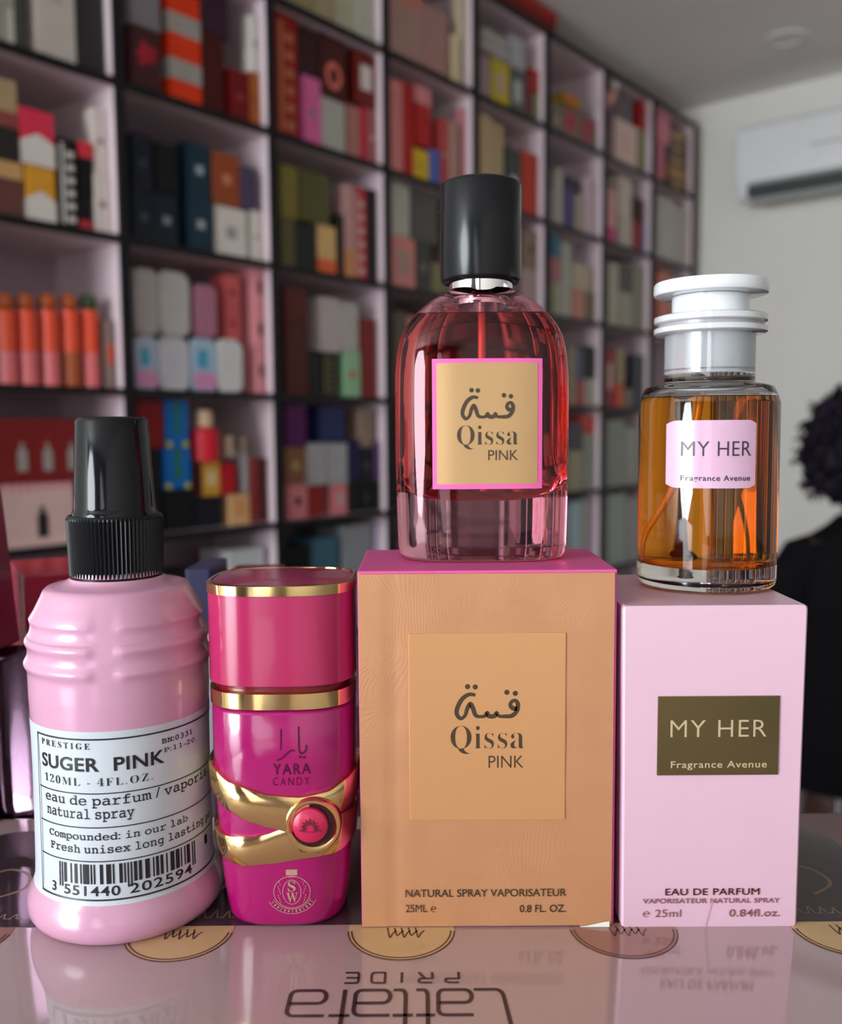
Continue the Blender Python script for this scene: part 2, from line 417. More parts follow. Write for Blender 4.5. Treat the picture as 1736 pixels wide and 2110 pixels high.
for z in zs:
    ring = []
    for j in range(seg):
        th = 2*PI*j/seg; f = (math.degrees(th) + 90 + 180) % 360 - 180     # angle from the front
        gap = lambda f0, hw: 1/(1+math.exp(-(abs((f-f0+180) % 360-180)-hw)*1.1))
        mk = gap(9, 8)*gap(-171, 8)
        bump = sum(math.exp(-((z-q)/.0016)**2) for q in ribs)*.00105*mk
        r = rad(z) + bump; ring.append((r*math.cos(th), r*math.sin(th), z))
    rings.append(ring)
mb.rings(rings); mb.build('body', M_pink, bt, smooth=60)
def phi(px, py=1600, Rr=.0255, lo=-1.15, hi=1.80):
    """angle round the bottle that shows at a given column of the photo"""
    for _ in range(40):
        m = (lo+hi)/2
        if project((CX + Rr*math.sin(m), CY - Rr*math.cos(m), TOP+.04))[0] < px: lo = m
        else: hi = m
    return (lo+hi)/2
def zsurf(px, py):
    a = phi(px, py); return Zp(px, py, CY - .0255*math.cos(a)) - TOP
def cyl(off):
    return lambda a, z: ((rad(z)+off)*math.sin(a), -(rad(z)+off)*math.cos(a), z)
zt, zb = zsurf(250, 1505), zsurf(250, 1860)
a0, a1 = R(-78), R(128)
mb = MB(); n = 70; gv = [(a0+(a1-a0)*i/n, zb+(zt-zb)*k/60) for i in range(n+1) for k in range(61)]
mb.mapped(gv, [(i*61+k, (i+1)*61+k, (i+1)*61+k+1, i*61+k+1) for i in range(n) for k in range(60)], cyl(.00012)); lab = mb.build('label', M_paper, bt, smooth=60)
mb = MB(); C1 = cyl(.00026)
def lt(s, x0, x1, y0, y1, weight=0, sp=1.0):
    xm = (x0+x1)/2; vs, fs = glyphs(s, weight, sp)
    mb.mapped(fit(vs, (phi(x0), zsurf(xm, y1), phi(x1), zsurf(xm, y0))), fs, C1)
lt(serif('PRESTIGE'), 93, 190, 1529, 1542, -.004, 1.5)
lt('SUGER  PINK', 92, 341, 1561, 1590, .02, 1.05)
lt(serif('120ML - 4FL.OZ.'), 96, 316, 1603, 1620, -.012, 1.25)
lt(typed('eau de parfum / vaporis'), 96, 424, 1634, 1661, .004)
lt(typed('natural spray'), 98, 276, 1667, 1694, .004)
lt(typed('Compounded: in our lab'), 101, 384, 1713, 1733, .006)
lt(typed('Fresh unisex long lasting pa'), 103, 428, 1735, 1757, .006)
lt(typed('BN:0331'), 336, 398, 1513, 1524, .012); lt(typed('P:11-20'), 340, 402, 1531, 1541, .004)
for y in (1521, 1632.5, 1702, 1771, 1849):
    z = zsurf(250, y); w = .00045 if y in (1521, 1849) else .0003
    mb.mapped(*[rect2(phi(85), z-w/2, a1-R(4), z+w/2, 50)[q] for q in (0, 1)], C1)
mb.mapped(*rect2(phi(85), zsurf(250, 1849), phi(85)+R(.9), zsurf(250, 1521)), C1)
for q in range(5): mb.mapped(*disc2(R(78)+.02, zsurf(250, 1790) - q*.0003, .035, 12, .0011-.0001*q), C1)
mb.build('lettering', M_print, lab, smooth=0)
mb = MB(); zt2, zb2, zg = zsurf(250, 1777), zsurf(250, 1817), zsurf(250, 1827)
code = '101 0110001 0011001 0111101 0100011 0011101 0001101 01010 1101100 1110010 1101100 1001110 1110100 1011100 101'.replace(' ', '')
ba0, ba1 = phi(119), phi(396); st = (ba1-ba0)/len(code); i = 0
while i < len(code):
    j = i
    while j < len(code) and code[j] == '1': j += 1
    if j > i:
        long_ = i < 3 or 45 <= i < 50 or i >= len(code)-3
        mb.mapped(*rect2(ba0+i*st, zg if long_ else zb2, ba0+j*st, zt2, 2), C1)
    i = max(j, i+1)
def lt2(s, x0, x1, z0, z1):
    vs, fs = glyphs(s, .01, 1.1); mb.mapped(fit(vs, (phi(x0), z0, phi(x1), z1)), fs, C1)
za, zc = zsurf(250, 1841), zsurf(250, 1821)
lt2('3', 104, 112, za, zc); lt2('551440', 128, 242, za, zc); lt2('202594', 261, 388, za, zc)
mb.build('barcode', M_print, lab, smooth=0)
M_capb = mat('gloss_black_cap', (.006, .007, .009), .10, spec=.28)
mb = MB(); rg = []; z0, z1 = .0998, .1188
for z, k in ((z0, 2), (z0+.0013, 2), (z0+.0014, 0), (z0+.0016, 1), (z1-.0012, 1), (z1-.0005, 0), (z1, -1), (z1, -3)):
    ring = []
    for j in range(288):
        r = .0131 - .0005*(z-z0)/(z1-z0)*-1 + (.00028*math.cos(j*2*PI/4) if k == 1 else .0003 if k == 2 else 0) - (.0004 if k == -1 else .0016 if k == -3 else 0)
        ring.append((r*math.cos(2*PI*j/288), r*math.sin(2*PI*j/288), z))
    rg.append(ring)
mb.rings(rg); mb.build('ribbed_collar', mat('matte_black_collar', (.006, .007, .009), .36, spec=.25), bt, smooth=20)
mb = MB(); mb.lathe([(.0121, .1185), (.0121, .1196), (.0117, .1204), (.0116, .1215), (.0104, .1462), (.0100, .1470), (.0092, .1474), (0.001, .1475)], seg=96); mb.build('cap', M_capb, bt, smooth=40)

# ------------------------------------------------------------------ magenta bottle with gold bow
YX, YY, NA, NB, NN = -.0409, .2705, .0208, .0186, 3.0
M_mag = mat('magenta_lacquer', hexc('b5106e', .78), .16, coat=.4, var=.01)
M_rose = mat('rose_magenta_cap', hexc('cb2a68', .72), .2, coat=.4, var=.01)
M_gold = mat('polished_gold', (.80, .58, .26), .10, metal=1.0, var=.02)
yz = lambda y, px=585: Zp(px, y, YY-NB) - TOP
bt = thing('perfume_bottle', 'magenta flacon with gold bands and bow holding a red button', 'perfume bottle', (YX, YY, TOP))
zt = yz(1466); mb = MB()
mb.sup([(.0150, .0135, 0), (.0165, .0149, .0006), (.0173, .0156, .002), (.0180, .0162, .006), (.0190, .0170, .014), (.0197, .0177, .024), (.0203, .0182, .036), (NA, NB, .050), (NA, NB, zt-.0012), (NA-.0004, NB-.0004, zt-.0004), (NA-.0012, NB-.0012, zt)], n=NN)
body = mb.build('body', M_mag, bt, smooth=50)
def ya(z):
    P = [(0, .0165, .0149), (.002, .0173, .0156), (.006, .0180, .0162), (.014, .0190, .0170), (.024, .0197, .0177), (.036, .0203, .0182), (.05, NA, NB), (.2, NA, NB)]
    for (z0, a0_, b0_), (z1, a1_, b1_) in zip(P, P[1:]):
        if z0 <= z <= z1: f = (z-z0)/(z1-z0); return a0_+(a1_-a0_)*f, b0_+(b1_-b0_)*f
    return NA, NB
zb1, zb0 = yz(1429), yz(1464)
mb = MB(); mb.sup([(NA-.001, NB-.001, zb0), (NA+.0004, NB+.0004, zb0+.0002), (NA+.0004, NB+.0004, zb1-.0002), (NA-.001, NB-.001, zb1)], n=NN); mb.build('gold_band', M_gold, bt, smooth=30)
zc0, zc1 = yz(1418), yz(1229)
mb = MB(); mb.sup([(NA-.0016, NB-.0016, zb1-.0002), (NA-.0016, NB-.0016, zc0+.0003)], n=NN); mb.build('neck_ring', mat('dark_red_neck', (.16, .005, .015), .2), bt)
mb = MB(); mb.sup([(NA-.0008, NB-.0008, zc0), (NA+.0005, NB+.0005, zc0+.0005), (NA+.0005, NB+.0005, zc1)], n=NN); cap = mb.build('cap', M_rose, bt, smooth=40)
zg1 = yz(1207)
mb = MB(); mb.sup([(NA-.002, NB-.002, zc1), (NA+.0008, NB+.0008, zc1+.0001), (NA+.0008, NB+.0008, zg1-.0002), (NA+.0003, NB+.0003, zg1), (NA-.0006, NB-.0006, zg1), (NA-.0006, NB-.0006, zg1-.001)], n=NN); mb.build('gold_rim', M_gold, cap, smooth=30)
mb = MB(); mb.sup([(NA-.0007, NB-.0007, zg1-.0012), (NA-.0007, NB-.0007, zg1-.0002), (NA*.6, NB*.6, zg1+.0002), (NA*.2, NB*.2, zg1+.0003)], n=NN); mb.build('cap_inlay', mat('dark_rose_inlay', hexc('9a2a58', 1.1), .22, coat=.4), cap, smooth=40)
Bpx = lambda x, y: (400+x/2.573, 1140+y/2.573)
def edge(pts):
    out = []
    for x, y in pts:
        px, py = Bpx(x, y); q = at(px, py, YY - NB*.92); out.append((q.x - YX, q.z - TOP))
    return sorted(out)
def interp(tab, x):
    if x <= tab[0][0]: return tab[0][1]
    for (x0, z0), (x1, z1) in zip(tab, tab[1:]):
        if x0 <= x <= x1:
            f = (x-x0)/max(1e-9, x1-x0); f = f*f*(3-2*f)*.5 + f*.5; return z0+(z1-z0)*f
    return tab[-1][1]
UT = edge([(75, 1140), (200, 1212), (400, 1268), (560, 1280), (700, 1262), (800, 1215), (870, 1150)])
UB = edge([(75, 1290), (200, 1368), (300, 1410), (430, 1445), (560, 1480), (700, 1440), (800, 1375), (870, 1320)])
LT = edge([(75, 1480), (150, 1508), (300, 1500), (400, 1475), (480, 1445), (600, 1420), (720, 1410), (800, 1400), (870, 1415)])
LB = edge([(75, 1590), (150, 1640), (250, 1655), (400, 1636), (600, 1607), (760, 1600), (870, 1575)])
def band(mb, top, bot, off):
    rr = []; n = 120
    for j in range(n+1):
        t_ = 2*PI*j/n; c = math.cos(t_)
        xr = math.copysign(abs(c)**(2/NN), c)*NA
        z1_, z0_ = interp(top, xr), interp(bot, xr)
        ring = []
        for z_, o_ in ((z0_, -.0006), (z0_, off*.75), (z0_+(z1_-z0_)*.12, off), (z0_+(z1_-z0_)*.88, off), (z1_, off*.75), (z1_, -.0006)):
            aa, bb = ya(z_); x_, y_ = sup_pt(aa+o_, bb+o_, t_, NN); ring.append((x_, y_, z_))
        rr.append(ring)
    mb.rings(rr, False, False)
mb = MB(); band(mb, UT, UB, .0016); band(mb, LT, LB, .0013); bow = mb.build('gold_bow', M_gold, bt, smooth=28)
bc = at(645, 1702, YY-NB-.002); bx, bz_ = bc.x-YX, bc.z-TOP; by = -NB+.0016
def yrings(mb, prof, n=56): mb.rings([[(bx + r*math.cos(-2*PI*j/n), by - y, bz_ + r*math.sin(-2*PI*j/n)) for j in range(n)] for r, y in prof][::-1])
mb = MB(); yrings(mb, [(.0079, 0), (.0079, .0030), (.0074, .0040), (.0067, .0040), (.0062, .0034), (.0062, .0022)]); mb.build('button_ring', M_gold, bow, smooth=35)
mb = MB(); yrings(mb, [(.0062, .001), (.0062, .0024)]); mb.build('button_well', mat('button_dark', (.03, .004, .008), .15), bow)
mb = MB(); bx -= .0008; yrings(mb, [(.0050, .0022), (.0050, .0034), (.0046, .0038), (.001, .0040)]); btn = mb.build('red_button', mat('red_enamel', hexc('c0204e', 1.0), .3), bow, smooth=50)
mb = MB()
def front(pts_f, y): mb.mapped(pts_f[0], pts_f[1], lambda x, z: (bx + x, y, bz_ + z))
for k in range(9):
    a = R(90 + (k-4)*24); l = .0032 - .00012*abs(k-4); c_ = math.cos(a); s_ = math.sin(a)
    pet = [(c_*l*u - s_*w, s_*l*u + c_*w) for u, w in ((.3, 0), (.6, .0005), (1, 0), (.6, -.0005))]
    front(([(x, z-.0007) for x, z in pet], [(0, 1, 2, 3)]), by-.00412)
for k in range(7): front(disc2(-.0027+k*.0009, -.0012-.0004*math.cos((k-3)*.5), .00028, 8), by-.00412)
mb.build('lotus_print', mat('lotus_ink', (.16, .01, .03), .4), btn, smooth=0)
def yfront(x, z, off):
    a, b = ya(z); a += off; b += off; return -b*max(0.0, 1-min(1, abs(x)/a)**NN)**(1/NN)
def ysurf(off): return lambda x, z: (x, yfront(x, z, off), z)
def yr(px0, py0, px1, py1):
    q0 = at(px0, py1, YY-NB); q1 = at(px1, py0, YY-NB); return (q0.x-YX, q0.z-TOP, q1.x-YX, q1.z-TOP)
mb = MB()
vs, fs = glyphs('YARA', .012, 1.25); mb.mapped(fit(vs, yr(563, 1573, 640, 1596)), fs, ysurf(.00015))
vs, fs = glyphs('CANDY', -.012, 1.35); mb.mapped(fit(vs, yr(563, 1602, 637, 1619)), fs, ysurf(.00015))
def yp(x, y): q = at(530+x/5.02, 1480+y/5.02, YY-NB); return (q.x-YX, q.z-TOP)
for s_, w in (([(246, 108), (247, 220), (245, 330)], .00035), ([(205, 438), (262, 408), (310, 362), (350, 334), (392, 336)], .0004), ([(428, 86), (431, 220), (434, 320), (452, 365), (490, 352), (508, 318), (504, 280)], .00045)):
    mb.mapped(*ribbon(smooth_path([yp(*q) for q in s_], 6), w), ysurf(.00015))
for q in ((448, 402), (488, 406)): mb.mapped(*disc2(*yp(*q), .0004, 8), ysurf(.00015))
mb.build('lettering', mat('dark_plum_foil', (.10, .004, .03), .25, metal=.3), body, smooth=0)
mb = MB(); S_ = ysurf(.00015)
cx_, cz_ = yp(352, 1830)
ex = lambda r_, k=1.0, n=44: [(cx_ + r_*math.cos(2*PI*i/n), cz_ + r_*k*math.sin(2*PI*i/n)) for i in range(n)]
mb.mapped(*ribbon(ex(.0052, .95), .00022, True), S_); mb.mapped(*ribbon(ex(.0026, 1.45), .0002, True), S_)
x0_, z0_ = yp(292, 1648); x1_, z1_ = yp(410, 1585); mb.mapped(*rect2(x0_, z0_, x1_, z1_), S_)
x0_, z0_ = yp(315, 1668); x1_, z1_ = yp(388, 1655); mb.mapped(*rect2(x0_, z0_, x1_, z1_), S_)
vs, fs = glyphs(serif('S')); mb.mapped(fit(vs, (cx_-.0011, cz_+.0002, cx_+.0011, cz_+.0034)), fs, S_)
vs, fs = glyphs(serif('W')); mb.mapped(fit(vs, (cx_-.0016, cz_-.0032, cx_+.0016, cz_-.0002)), fs, S_)
for rr_ in (.0058, .0074):
    mb.mapped(*ribbon([(cx_ + rr_*math.cos(R(205+130*i/24)), cz_ + rr_*.92*math.sin(R(205+130*i/24))) for i in range(25)], .0002), S_)
for i in range(13):
    a = R(212+116*i/12); mb.mapped(*ribbon([(cx_ + r_*math.cos(a), cz_ + r_*.92*math.sin(a)) for r_ in (.0062, .0070)], .00045 if i % 3 else .0002), S_)
for i in range(10):
    for sx in (-1, 1): mb.mapped(*disc2(cx_ + sx*(.0033+.0002*(i % 4)), cz_ - .0032 + i*.0007, .00018, 6), S_)
mb.build('maker_emblem', mat('pale_gold_foil', (.75, .50, .38), .25, metal=.6), body, smooth=0)

# ------------------------------------------------------------------ tan carton and the pink bottle on it
M_tan = mat('embossed_tan_foil', hexc('cb936a', .95), .34, metal=.2, var=.03, scale=90)
def emboss(m):
    nt = m.node_tree; b = nt.nodes['Principled BSDF']; tc = nt.nodes.new('ShaderNodeTexCoord')
    n1 = nt.nodes.new('ShaderNodeTexNoise'); n1.inputs['Scale'].default_value = 38; n1.inputs['Detail'].default_value = 1; n1.inputs['Distortion'].default_value = .6
    mv = nt.nodes.new('ShaderNodeVectorMath'); mv.operation = 'MULTIPLY_ADD'; mv.inputs[1].default_value = (.03, .03, .03)
    wv = nt.nodes.new('ShaderNodeTexWave'); wv.inputs['Scale'].default_value = 340; wv.inputs['Distortion'].default_value = 7; wv.inputs['Detail'].default_value = 1; wv.inputs['Detail Scale'].default_value = .35
    gt = nt.nodes.new('ShaderNodeMapRange'); gt.inputs[1].default_value = .47; gt.inputs[2].default_value = .60
    mu = nt.nodes.new('ShaderNodeMath'); mu.operation = 'MULTIPLY'
    bp = nt.nodes.new('ShaderNodeBump'); bp.inputs['Strength'].default_value = .08; bp.inputs['Distance'].default_value = .0003
    nt.links.new(tc.outputs['Object'], n1.inputs['Vector']); nt.links.new(n1.outputs['Color'], mv.inputs[0]); nt.links.new(tc.outputs['Object'], mv.inputs[2])
    nt.links.new(mv.outputs[0], wv.inputs['Vector']); nt.links.new(n1.outputs['Fac'], gt.inputs[0])
    nt.links.new(wv.outputs['Fac'], mu.inputs[0]); nt.links.new(gt.outputs[0], mu.inputs[1]); nt.links.new(mu.outputs[0], bp.inputs['Height'])
    nt.links.new(bp.outputs['Normal'], b.inputs['Normal'])
emboss(M_tan)
M_tanw = mat('smooth_tan_panel', hexc('d09a68', .97), .3, metal=.2, var=.01)
M_boxpink = mat('deep_pink_card', hexc('d8589c', 1.0), .4, var=.01)
M_olive = mat('dark_olive_ink', (.055, .035, .018), .35)
BX0, BX1, BY0, BY1, BH = -.0180, .0549, .2556, .3030, .1037
BXC, BYC = (BX0+BX1)/2, (BY0+BY1)/2
bt = thing('perfume_carton', 'tan embossed perfume carton with pink top carrying a pink bottle', 'perfume box', (BXC, BYC, TOP))
hw, hd = (BX1-BX0)/2, (BY1-BY0)/2
mb = MB(); mb.box(-hw, hw, -hd, hd, 0, BH, .0005); mb.build('carton_body', M_boxpink, bt, smooth=0)
mb = MB(); nx, nz = 40, 50; fv = []
for i in range(nx+1):
    for k in range(nz+1):
        x = -hw+.0003 + (2*hw-.0012)*i/nx; z = .0004 + (BH-.0012)*k/nz
        crease = -.0007*math.exp(-((x+hw-.0098)/.0016)**2)*(1 if z < .085 else .5)      # crumpled wrap along the left edge
        fv.append((x, -hd-.0009+crease*-.6 + .0002*noise.noise((x*90, z*60, 1)), z))
mb.add(fv, [(i*(nz+1)+k, (i+1)*(nz+1)+k, (i+1)*(nz+1)+k+1, i*(nz+1)+k+1) for i in range(nx) for k in range(nz)])
n0 = len(mb.v)
rim = [i*(nz+1) for i in range(nx+1)] + [nx*(nz+1)+k for k in range(1, nz+1)] + [i*(nz+1)+nz for i in range(nx-1, -1, -1)] + [k for k in range(nz-1, 0, -1)]
mb.v += [(mb.v[i][0], -hd+.0002, mb.v[i][2]) for i in rim]; m_ = len(rim)
for i in range(m_): mb.f.append((rim[i], n0+i, n0+(i+1) % m_, rim[(i+1) % m_])); mb.mi.append(0)
pan = mb.build('front_panel', M_tan, bt, smooth=50)
YF = BY0 - .0009
def pr(px0, py0, px1, py1, Y, cx, oz=TOP):
    q0 = at(px0, py1, Y); q1 = at(px1, py0, Y); return (q0.x-cx, q0.z-oz, q1.x-cx, q1.z-oz)
def plane(y): return lambda x, z: (x, y, z)
r_ = pr(845, 1303, 1167, 1690, YF, BXC)
mb = MB(); mb.box(r_[0], r_[2], -hd-.00125, -hd, r_[1], r_[3], .0002); win = mb.build('window_panel', M_tanw, bt, smooth=0)
mb = MB(); P1 = plane(-hd-.0013)
def pt(mb, s, r, fn, weight=0, sp=1.0): vs, fs = glyphs(s, weight, sp); mb.mapped(fit(vs, r), fs, fn)
mb.mapped(*arabic_qissa(pr(939, 1408, 1070, 1482, YF, BXC)), P1)
pt(mb, serif('Qissa'), pr(929, 1494, 1080, 1553, YF, BXC), P1, -.014)
pt(mb, 'PINK', pr(1007, 1556, 1079, 1581, YF, BXC), P1, -.004)
mb.build('lettering', M_olive, win, smooth=0)
mb = MB(); P2 = plane(-hd-.0012)
pt(mb, 'NATURAL SPRAY VAPORISATEUR', pr(836, 1830, 1167, 1848, YF, BXC), P2, .004)
pt(mb, '25ML \u212e', pr(836, 1863, 898, 1879, YF, BXC), P2, .0); pt(mb, '0.8 FL. OZ.', pr(1071, 1863, 1166, 1879, YF, BXC), P2, .006)
mb.build('lettering', M_olive, pan, smooth=0)
mb = MB(); mb.add([(hw-.010, -hd-.0016, .0002), (hw-.0015, -hd-.0016, .0002), (hw-.0015, -hd-.0012, .0017), (hw-.004, -hd-.0012, .0013)], [(0, 1, 2, 3)]); mb.add([(hw-.010, -hd-.0002, .0002), (hw-.0015, -hd-.0002, .0002), (hw-.0015, -hd-.0016, .0002), (hw-.010, -hd-.0016, .0002)], [(0, 1, 2, 3)])
mb.build('bottom_flap', mat('white_card', (.8, .78, .74), .5), bt, smooth=0)

# pink glass bottle
QX, QY, QA, QB, QN = .0187, .2850, .0264, .0165, 2.9
QZ = TOP + BH + .0003
qz = lambda y, px=993, Y=QY: Zp(px, y, Y) - QZ
bt = thing('perfume_bottle', 'pink glass perfume bottle with black cylinder cap on the tan carton', 'perfume bottle', (QX, QY, QZ))
M_glass = glass('rose_tinted_glass', (1.0, .68, .75), 1.5)
M_clear = glass('clear_glass', (.99, .995, .99), 1.5)
M_liq = glass('rose_liquid', (1.0, .50, .43), .907)
M_air = glass('glass_to_air', (1, 1, 1), .667)
zs = {y: qz(y) for y in (600, 606, 620, 640, 658, 680, 700, 735, 770, 820)}
hwp = {600: 66, 606: 72, 620: 101, 640: 128, 658: 144, 680: 160, 700: 169, 735: 176, 770: 179, 820: 180}
f_ = QA/180
outer = [(.0235, .0140, 0), (.0246, .0149, .0005), (.0254, .0156, .0015), (.0258, .0160, .004), (.0260, .0162, .010), (QA, QB, .030)]
for y in sorted(zs, reverse=True): k = hwp[y]*f_; outer.append((k, QB*min(1, .28+.72*(k/QA)), zs[y]))
outer = sorted(outer, key=lambda q: q[2])
mb = MB(); mb.sup(outer, n=QN, seg=128); gl = mb.build('glass_body', M_glass, bt, smooth=70)
zl = qz(657); zb = qz(1036, Y=QY-QB)
inn = lambda k: (QA-.0022)*k
liq = [(.001, .001, zb), (.010, .0060, zb+.0001), (.0168, .0100, zb+.0010), (.0203, .0118, zb+.0030), (.0225, .0134, zb+.0075), (.0238, .0142, zb+.014), (.0241, .0144, zb+.022), (.0241, .0144, zs[770])]
for y in (735, 700, 680, 664): 
    k = hwp[y] if y in hwp else 149; k = (k-15)*f_; z_ = qz(y); liq.append((k, .0144*min(1, .25+.75*k/.0242), z_))
k = (145-15)*f_; liq.append((k, .0144*min(1, .25+.75*k/.0242), zl)); liq.append((k*.5, .006, zl+.0001))
mb = MB(); mb.sup(liq, n=QN, seg=112); mb.build('rose_liquid', M_liq, bt, smooth=70)
mb = MB(); k0_ = (144-15)*f_; air = [(k0_*.5, .006, zl+.0002), (k0_, .0144*min(1, .25+.75*k0_/.0242), zl+.0002)]
for y in (640, 622): k = (hwp.get(y, 104)-17)*f_; air.append((k, .0144*min(1, .25+.75*k/.0242), qz(y)))
air.append((.0070, .0058, qz(610))); mb.sup(air, n=2.5, seg=96); mb.build('air_space', M_air, bt, smooth=70)
mb = MB(); mb.tube([(.0005, 0, zb+.002), (.0, .0005, zl*.6), (0, 0, qz(612))], .0011, 10); mb.build('dip_tube', mat('dip_tube_plastic', (.75, .45, .42), .2), bt)
# shoulder lettering ring is only a shiny crimp: collar, then the cap
rc = .0096; zc0 = qz(604); zc1 = qz(583)
mb = MB(); mb.lathe([(rc-.0006, zc0-.002), (rc, zc0), (rc, zc1+.002)], seg=72); mb.lathe([(.0078, zc0-.004), (.0078, zc0)], seg=48); mb.build('silver_collar', mat('chrome', (.85, .85, .87), .07, metal=1.0, var=.01), bt, smooth=40)
rk = 82*(QY)/FPX*1.0; zt = qz(379)
mb = MB(); zk = qz(584); mb.lathe([(rk-.0022, zk+.0008), (rk-.0008, zk), (rk-.0002, zk+.0004), (rk, zk+.001), (rk, zt-.0012), (rk-.0003, zt-.0005), (rk-.001, zt), (.001, zt+.0001)], seg=96)
mb.build('cap', mat('satin_black_cap', (.006, .007, .009), .21, spec=.28, var=.03), bt, smooth=50)
qfront = lambda x, z, off: -((QB+off)*max(0.0, 1-(abs(x)/(QA+off))**QN)**(1/QN))
qs = lambda off: (lambda x, z: (x, qfront(x, z, off), z))
YL = QY - QB*.965
def grid2(r, nx=16): return rect2(r[0], r[1], r[2], r[3], nx)
def slab(mb, r, o0, o1, nx=16):
    rr = []
    for i in range(nx+1):
        x = r[0]+(r[2]-r[0])*i/nx; f0 = qfront(x, 0, o0); f1 = qfront(x, 0, o1)
        rr.append([(x, f0, r[1]), (x, f1, r[1]), (x, f1, r[3]), (x, f0, r[3])])
    mb.rings(rr)
mb = MB(); slab(mb, pr(892, 738, 1119, 1008, YL, QX, QZ), .0001, .0005); lab = mb.build('label', mat('hot_pink_label', hexc('ec64ae', 1.0), .35, var=.01), bt, smooth=30)
mb = MB(); slab(mb, pr(901, 747, 1109, 998, YL, QX, QZ), .0002, .00058); face = mb.build('label_face', mat('brushed_tan_label', hexc('cda674', .9), .3, metal=.35, var=.02, scale=40), lab, smooth=30)
mb = MB(); Q1 = qs(.00072)
mb.mapped(*arabic_qissa(pr(951, 799, 1059, 865, YL, QX, QZ)), Q1)
pt(mb, serif('Qissa'), pr(942, 876, 1067, 926, YL, QX, QZ), Q1, -.014)
pt(mb, 'PINK', pr(1006, 927, 1067, 948, YL, QX, QZ), Q1, -.004)
mb.build('lettering', M_olive, face, smooth=0)

# ------------------------------------------------------------------ pale pink carton and the amber bottle on it
M_pale = mat('pale_pink_card', hexc('eac2d6', .9), .32, coat=.15, var=.01)
PX0, PX1, PY0, PY1, PH = .0568, .1073, .2540, .3105, .0936
PXC, PYC = (PX0+PX1)/2, (PY0+PY1)/2
bt = thing('perfume_carton', 'pale pink perfume carton with olive foil plate under the amber bottle', 'perfume box', (PXC, PYC, TOP))
hw, hd = (PX1-PX0)/2, (PY1-PY0)/2
mb = MB(); rr = []
for z, k in ((0, -.0003), (.0006, 0), (PH*.5, .0002), (PH-.0012, .0006), (PH-.0004, .0004), (PH, -.0002)):
    a, b = hw+k, hd+k*.5; c_ = .0006
    rr.append([(-a+c_, -b, z), (a-c_, -b, z), (a, -b+c_, z), (a, b-c_, z), (a-c_, b, z), (-a+c_, b, z), (-a, b-c_, z), (-a, -b+c_, z)])
mb.rings(rr); crt = mb.build('carton_body', M_pale, bt, smooth=25)
mb = MB(); mb.add([(-.0015, -hd-.0004, .0), (.0005, -hd-.0004, .0085), (.0008, -hd-.0004, .0085), (-.0012, -hd-.0004, .0)], [(0, 1, 2, 3)]); mb.build('flap_seam', mat('card_seam', hexc('cf9fb2', 1.0), .5), crt, smooth=0)
YP = PY0 - .0003
r_ = pr(1354, 1433, 1607, 1597, YP, PXC)
mb = MB(); mb.box(r_[0], r_[2], -hd-.0007, -hd, r_[1], r_[3], .0001); pl = mb.build('foil_plate', mat('olive_foil', hexc('7a6c48', 1.0), .24, metal=.8, var=.03), bt, smooth=0)
mb = MB(); P3 = plane(-hd-.00076)
pt(mb, 'MY HER', pr(1381, 1482, 1580, 1518, YP, PXC), P3, -.006, 1.1); pt(mb, 'Fragrance Avenue', pr(1382, 1566, 1580, 1586, YP, PXC), P3, .012, 1.1)
mb.build('lettering', mat('pale_gold_print', hexc('d8c8a0', 1.0), .3, metal=.4), pl, smooth=0)
mb = MB(); P4 = plane(-hd-.00036)
for s_, r_, w_ in (('EAU DE PARFUM', (1371, 1830, 1565, 1845), 0), ('EAU DE PARFUM', (1372.2, 1830, 1566.2, 1845), 0), ('VAPORISATEUR NATURAL SPRAY', (1325, 1850, 1608, 1862), .016), ('\u212e 25ml', (1325, 1874, 1404, 1890), .0), ('0.84fl.oz.', (1503, 1873, 1608, 1889), .012)):
    pt(mb, s_, pr(*r_, YP, PXC), P4, w_, 1.05)
mb.build('lettering', mat('old_rose_ink', hexc('8c5a58', 1.0), .4), crt, smooth=0)

MX, MY, MR = .0898, .2888, .0211
MZ = TOP + PH + .0003
mz = lambda y, px=1436, Y=MY: Zp(px, y, Y) - MZ
bt = thing('perfume_bottle', 'amber perfume bottle with white pump on the pale pink carton', 'perfume bottle', (MX, MY, MZ))
zsh = mz(794); zed = mz(832)
mb = MB(); mb.lathe([(.0150, .0004), (.0185, 0), (.0200, .0003), (.0208, .0011), (MR, .0025), (MR, zed), (MR-.0006, zed+.0022), (MR-.0019, zsh-.0008), (MR-.0042, zsh), (.0142, zsh+.0002), (.0136, zsh+.001), (.0136, mz(762))], seg=128)
mb.build('glass_body', M_clear, bt, smooth=60)
zl = mz(822); zb = mz(1157)
mb = MB(); mb.lathe([(.001, zb+.0006), (.012, zb+.0004), (.0176, zb), (.0190, zb+.0008), (.0196, zb+.0025), (.0197, zl-.0015), (.0193, zl), (.001, zl)], seg=112); mb.build('amber_liquid', glass('amber_liquid', (.98, .60, .15), .907), bt, smooth=50)
mb = MB(); mb.lathe([(.001, zl+.0002), (.0190, zl+.0002), (.0186, zl+.0012), (.0165, zl+.0022), (.0125, zl+.0026), (.001, zl+.0027)], seg=96); mb.build('air_space', M_air, bt, smooth=50)
mb = MB(); pts = []
q0 = at(1300, 1158, MY+.002); q1 = at(1440, 1010, MY-.002); q2 = at(1450, 800, MY)
for i in range(15):
    t_ = i/14; p = q0*(1-t_)**2 + q1*2*t_*(1-t_) + q2*t_*t_; pts.append((max(-.0168, p.x-MX), p.y-MY, p.z-MZ))
mb.tube(pts, .0009, 10); mb.build('dip_tube', mat('amber_tube', (.70, .40, .10), .15, coat=.4), bt, smooth=60)
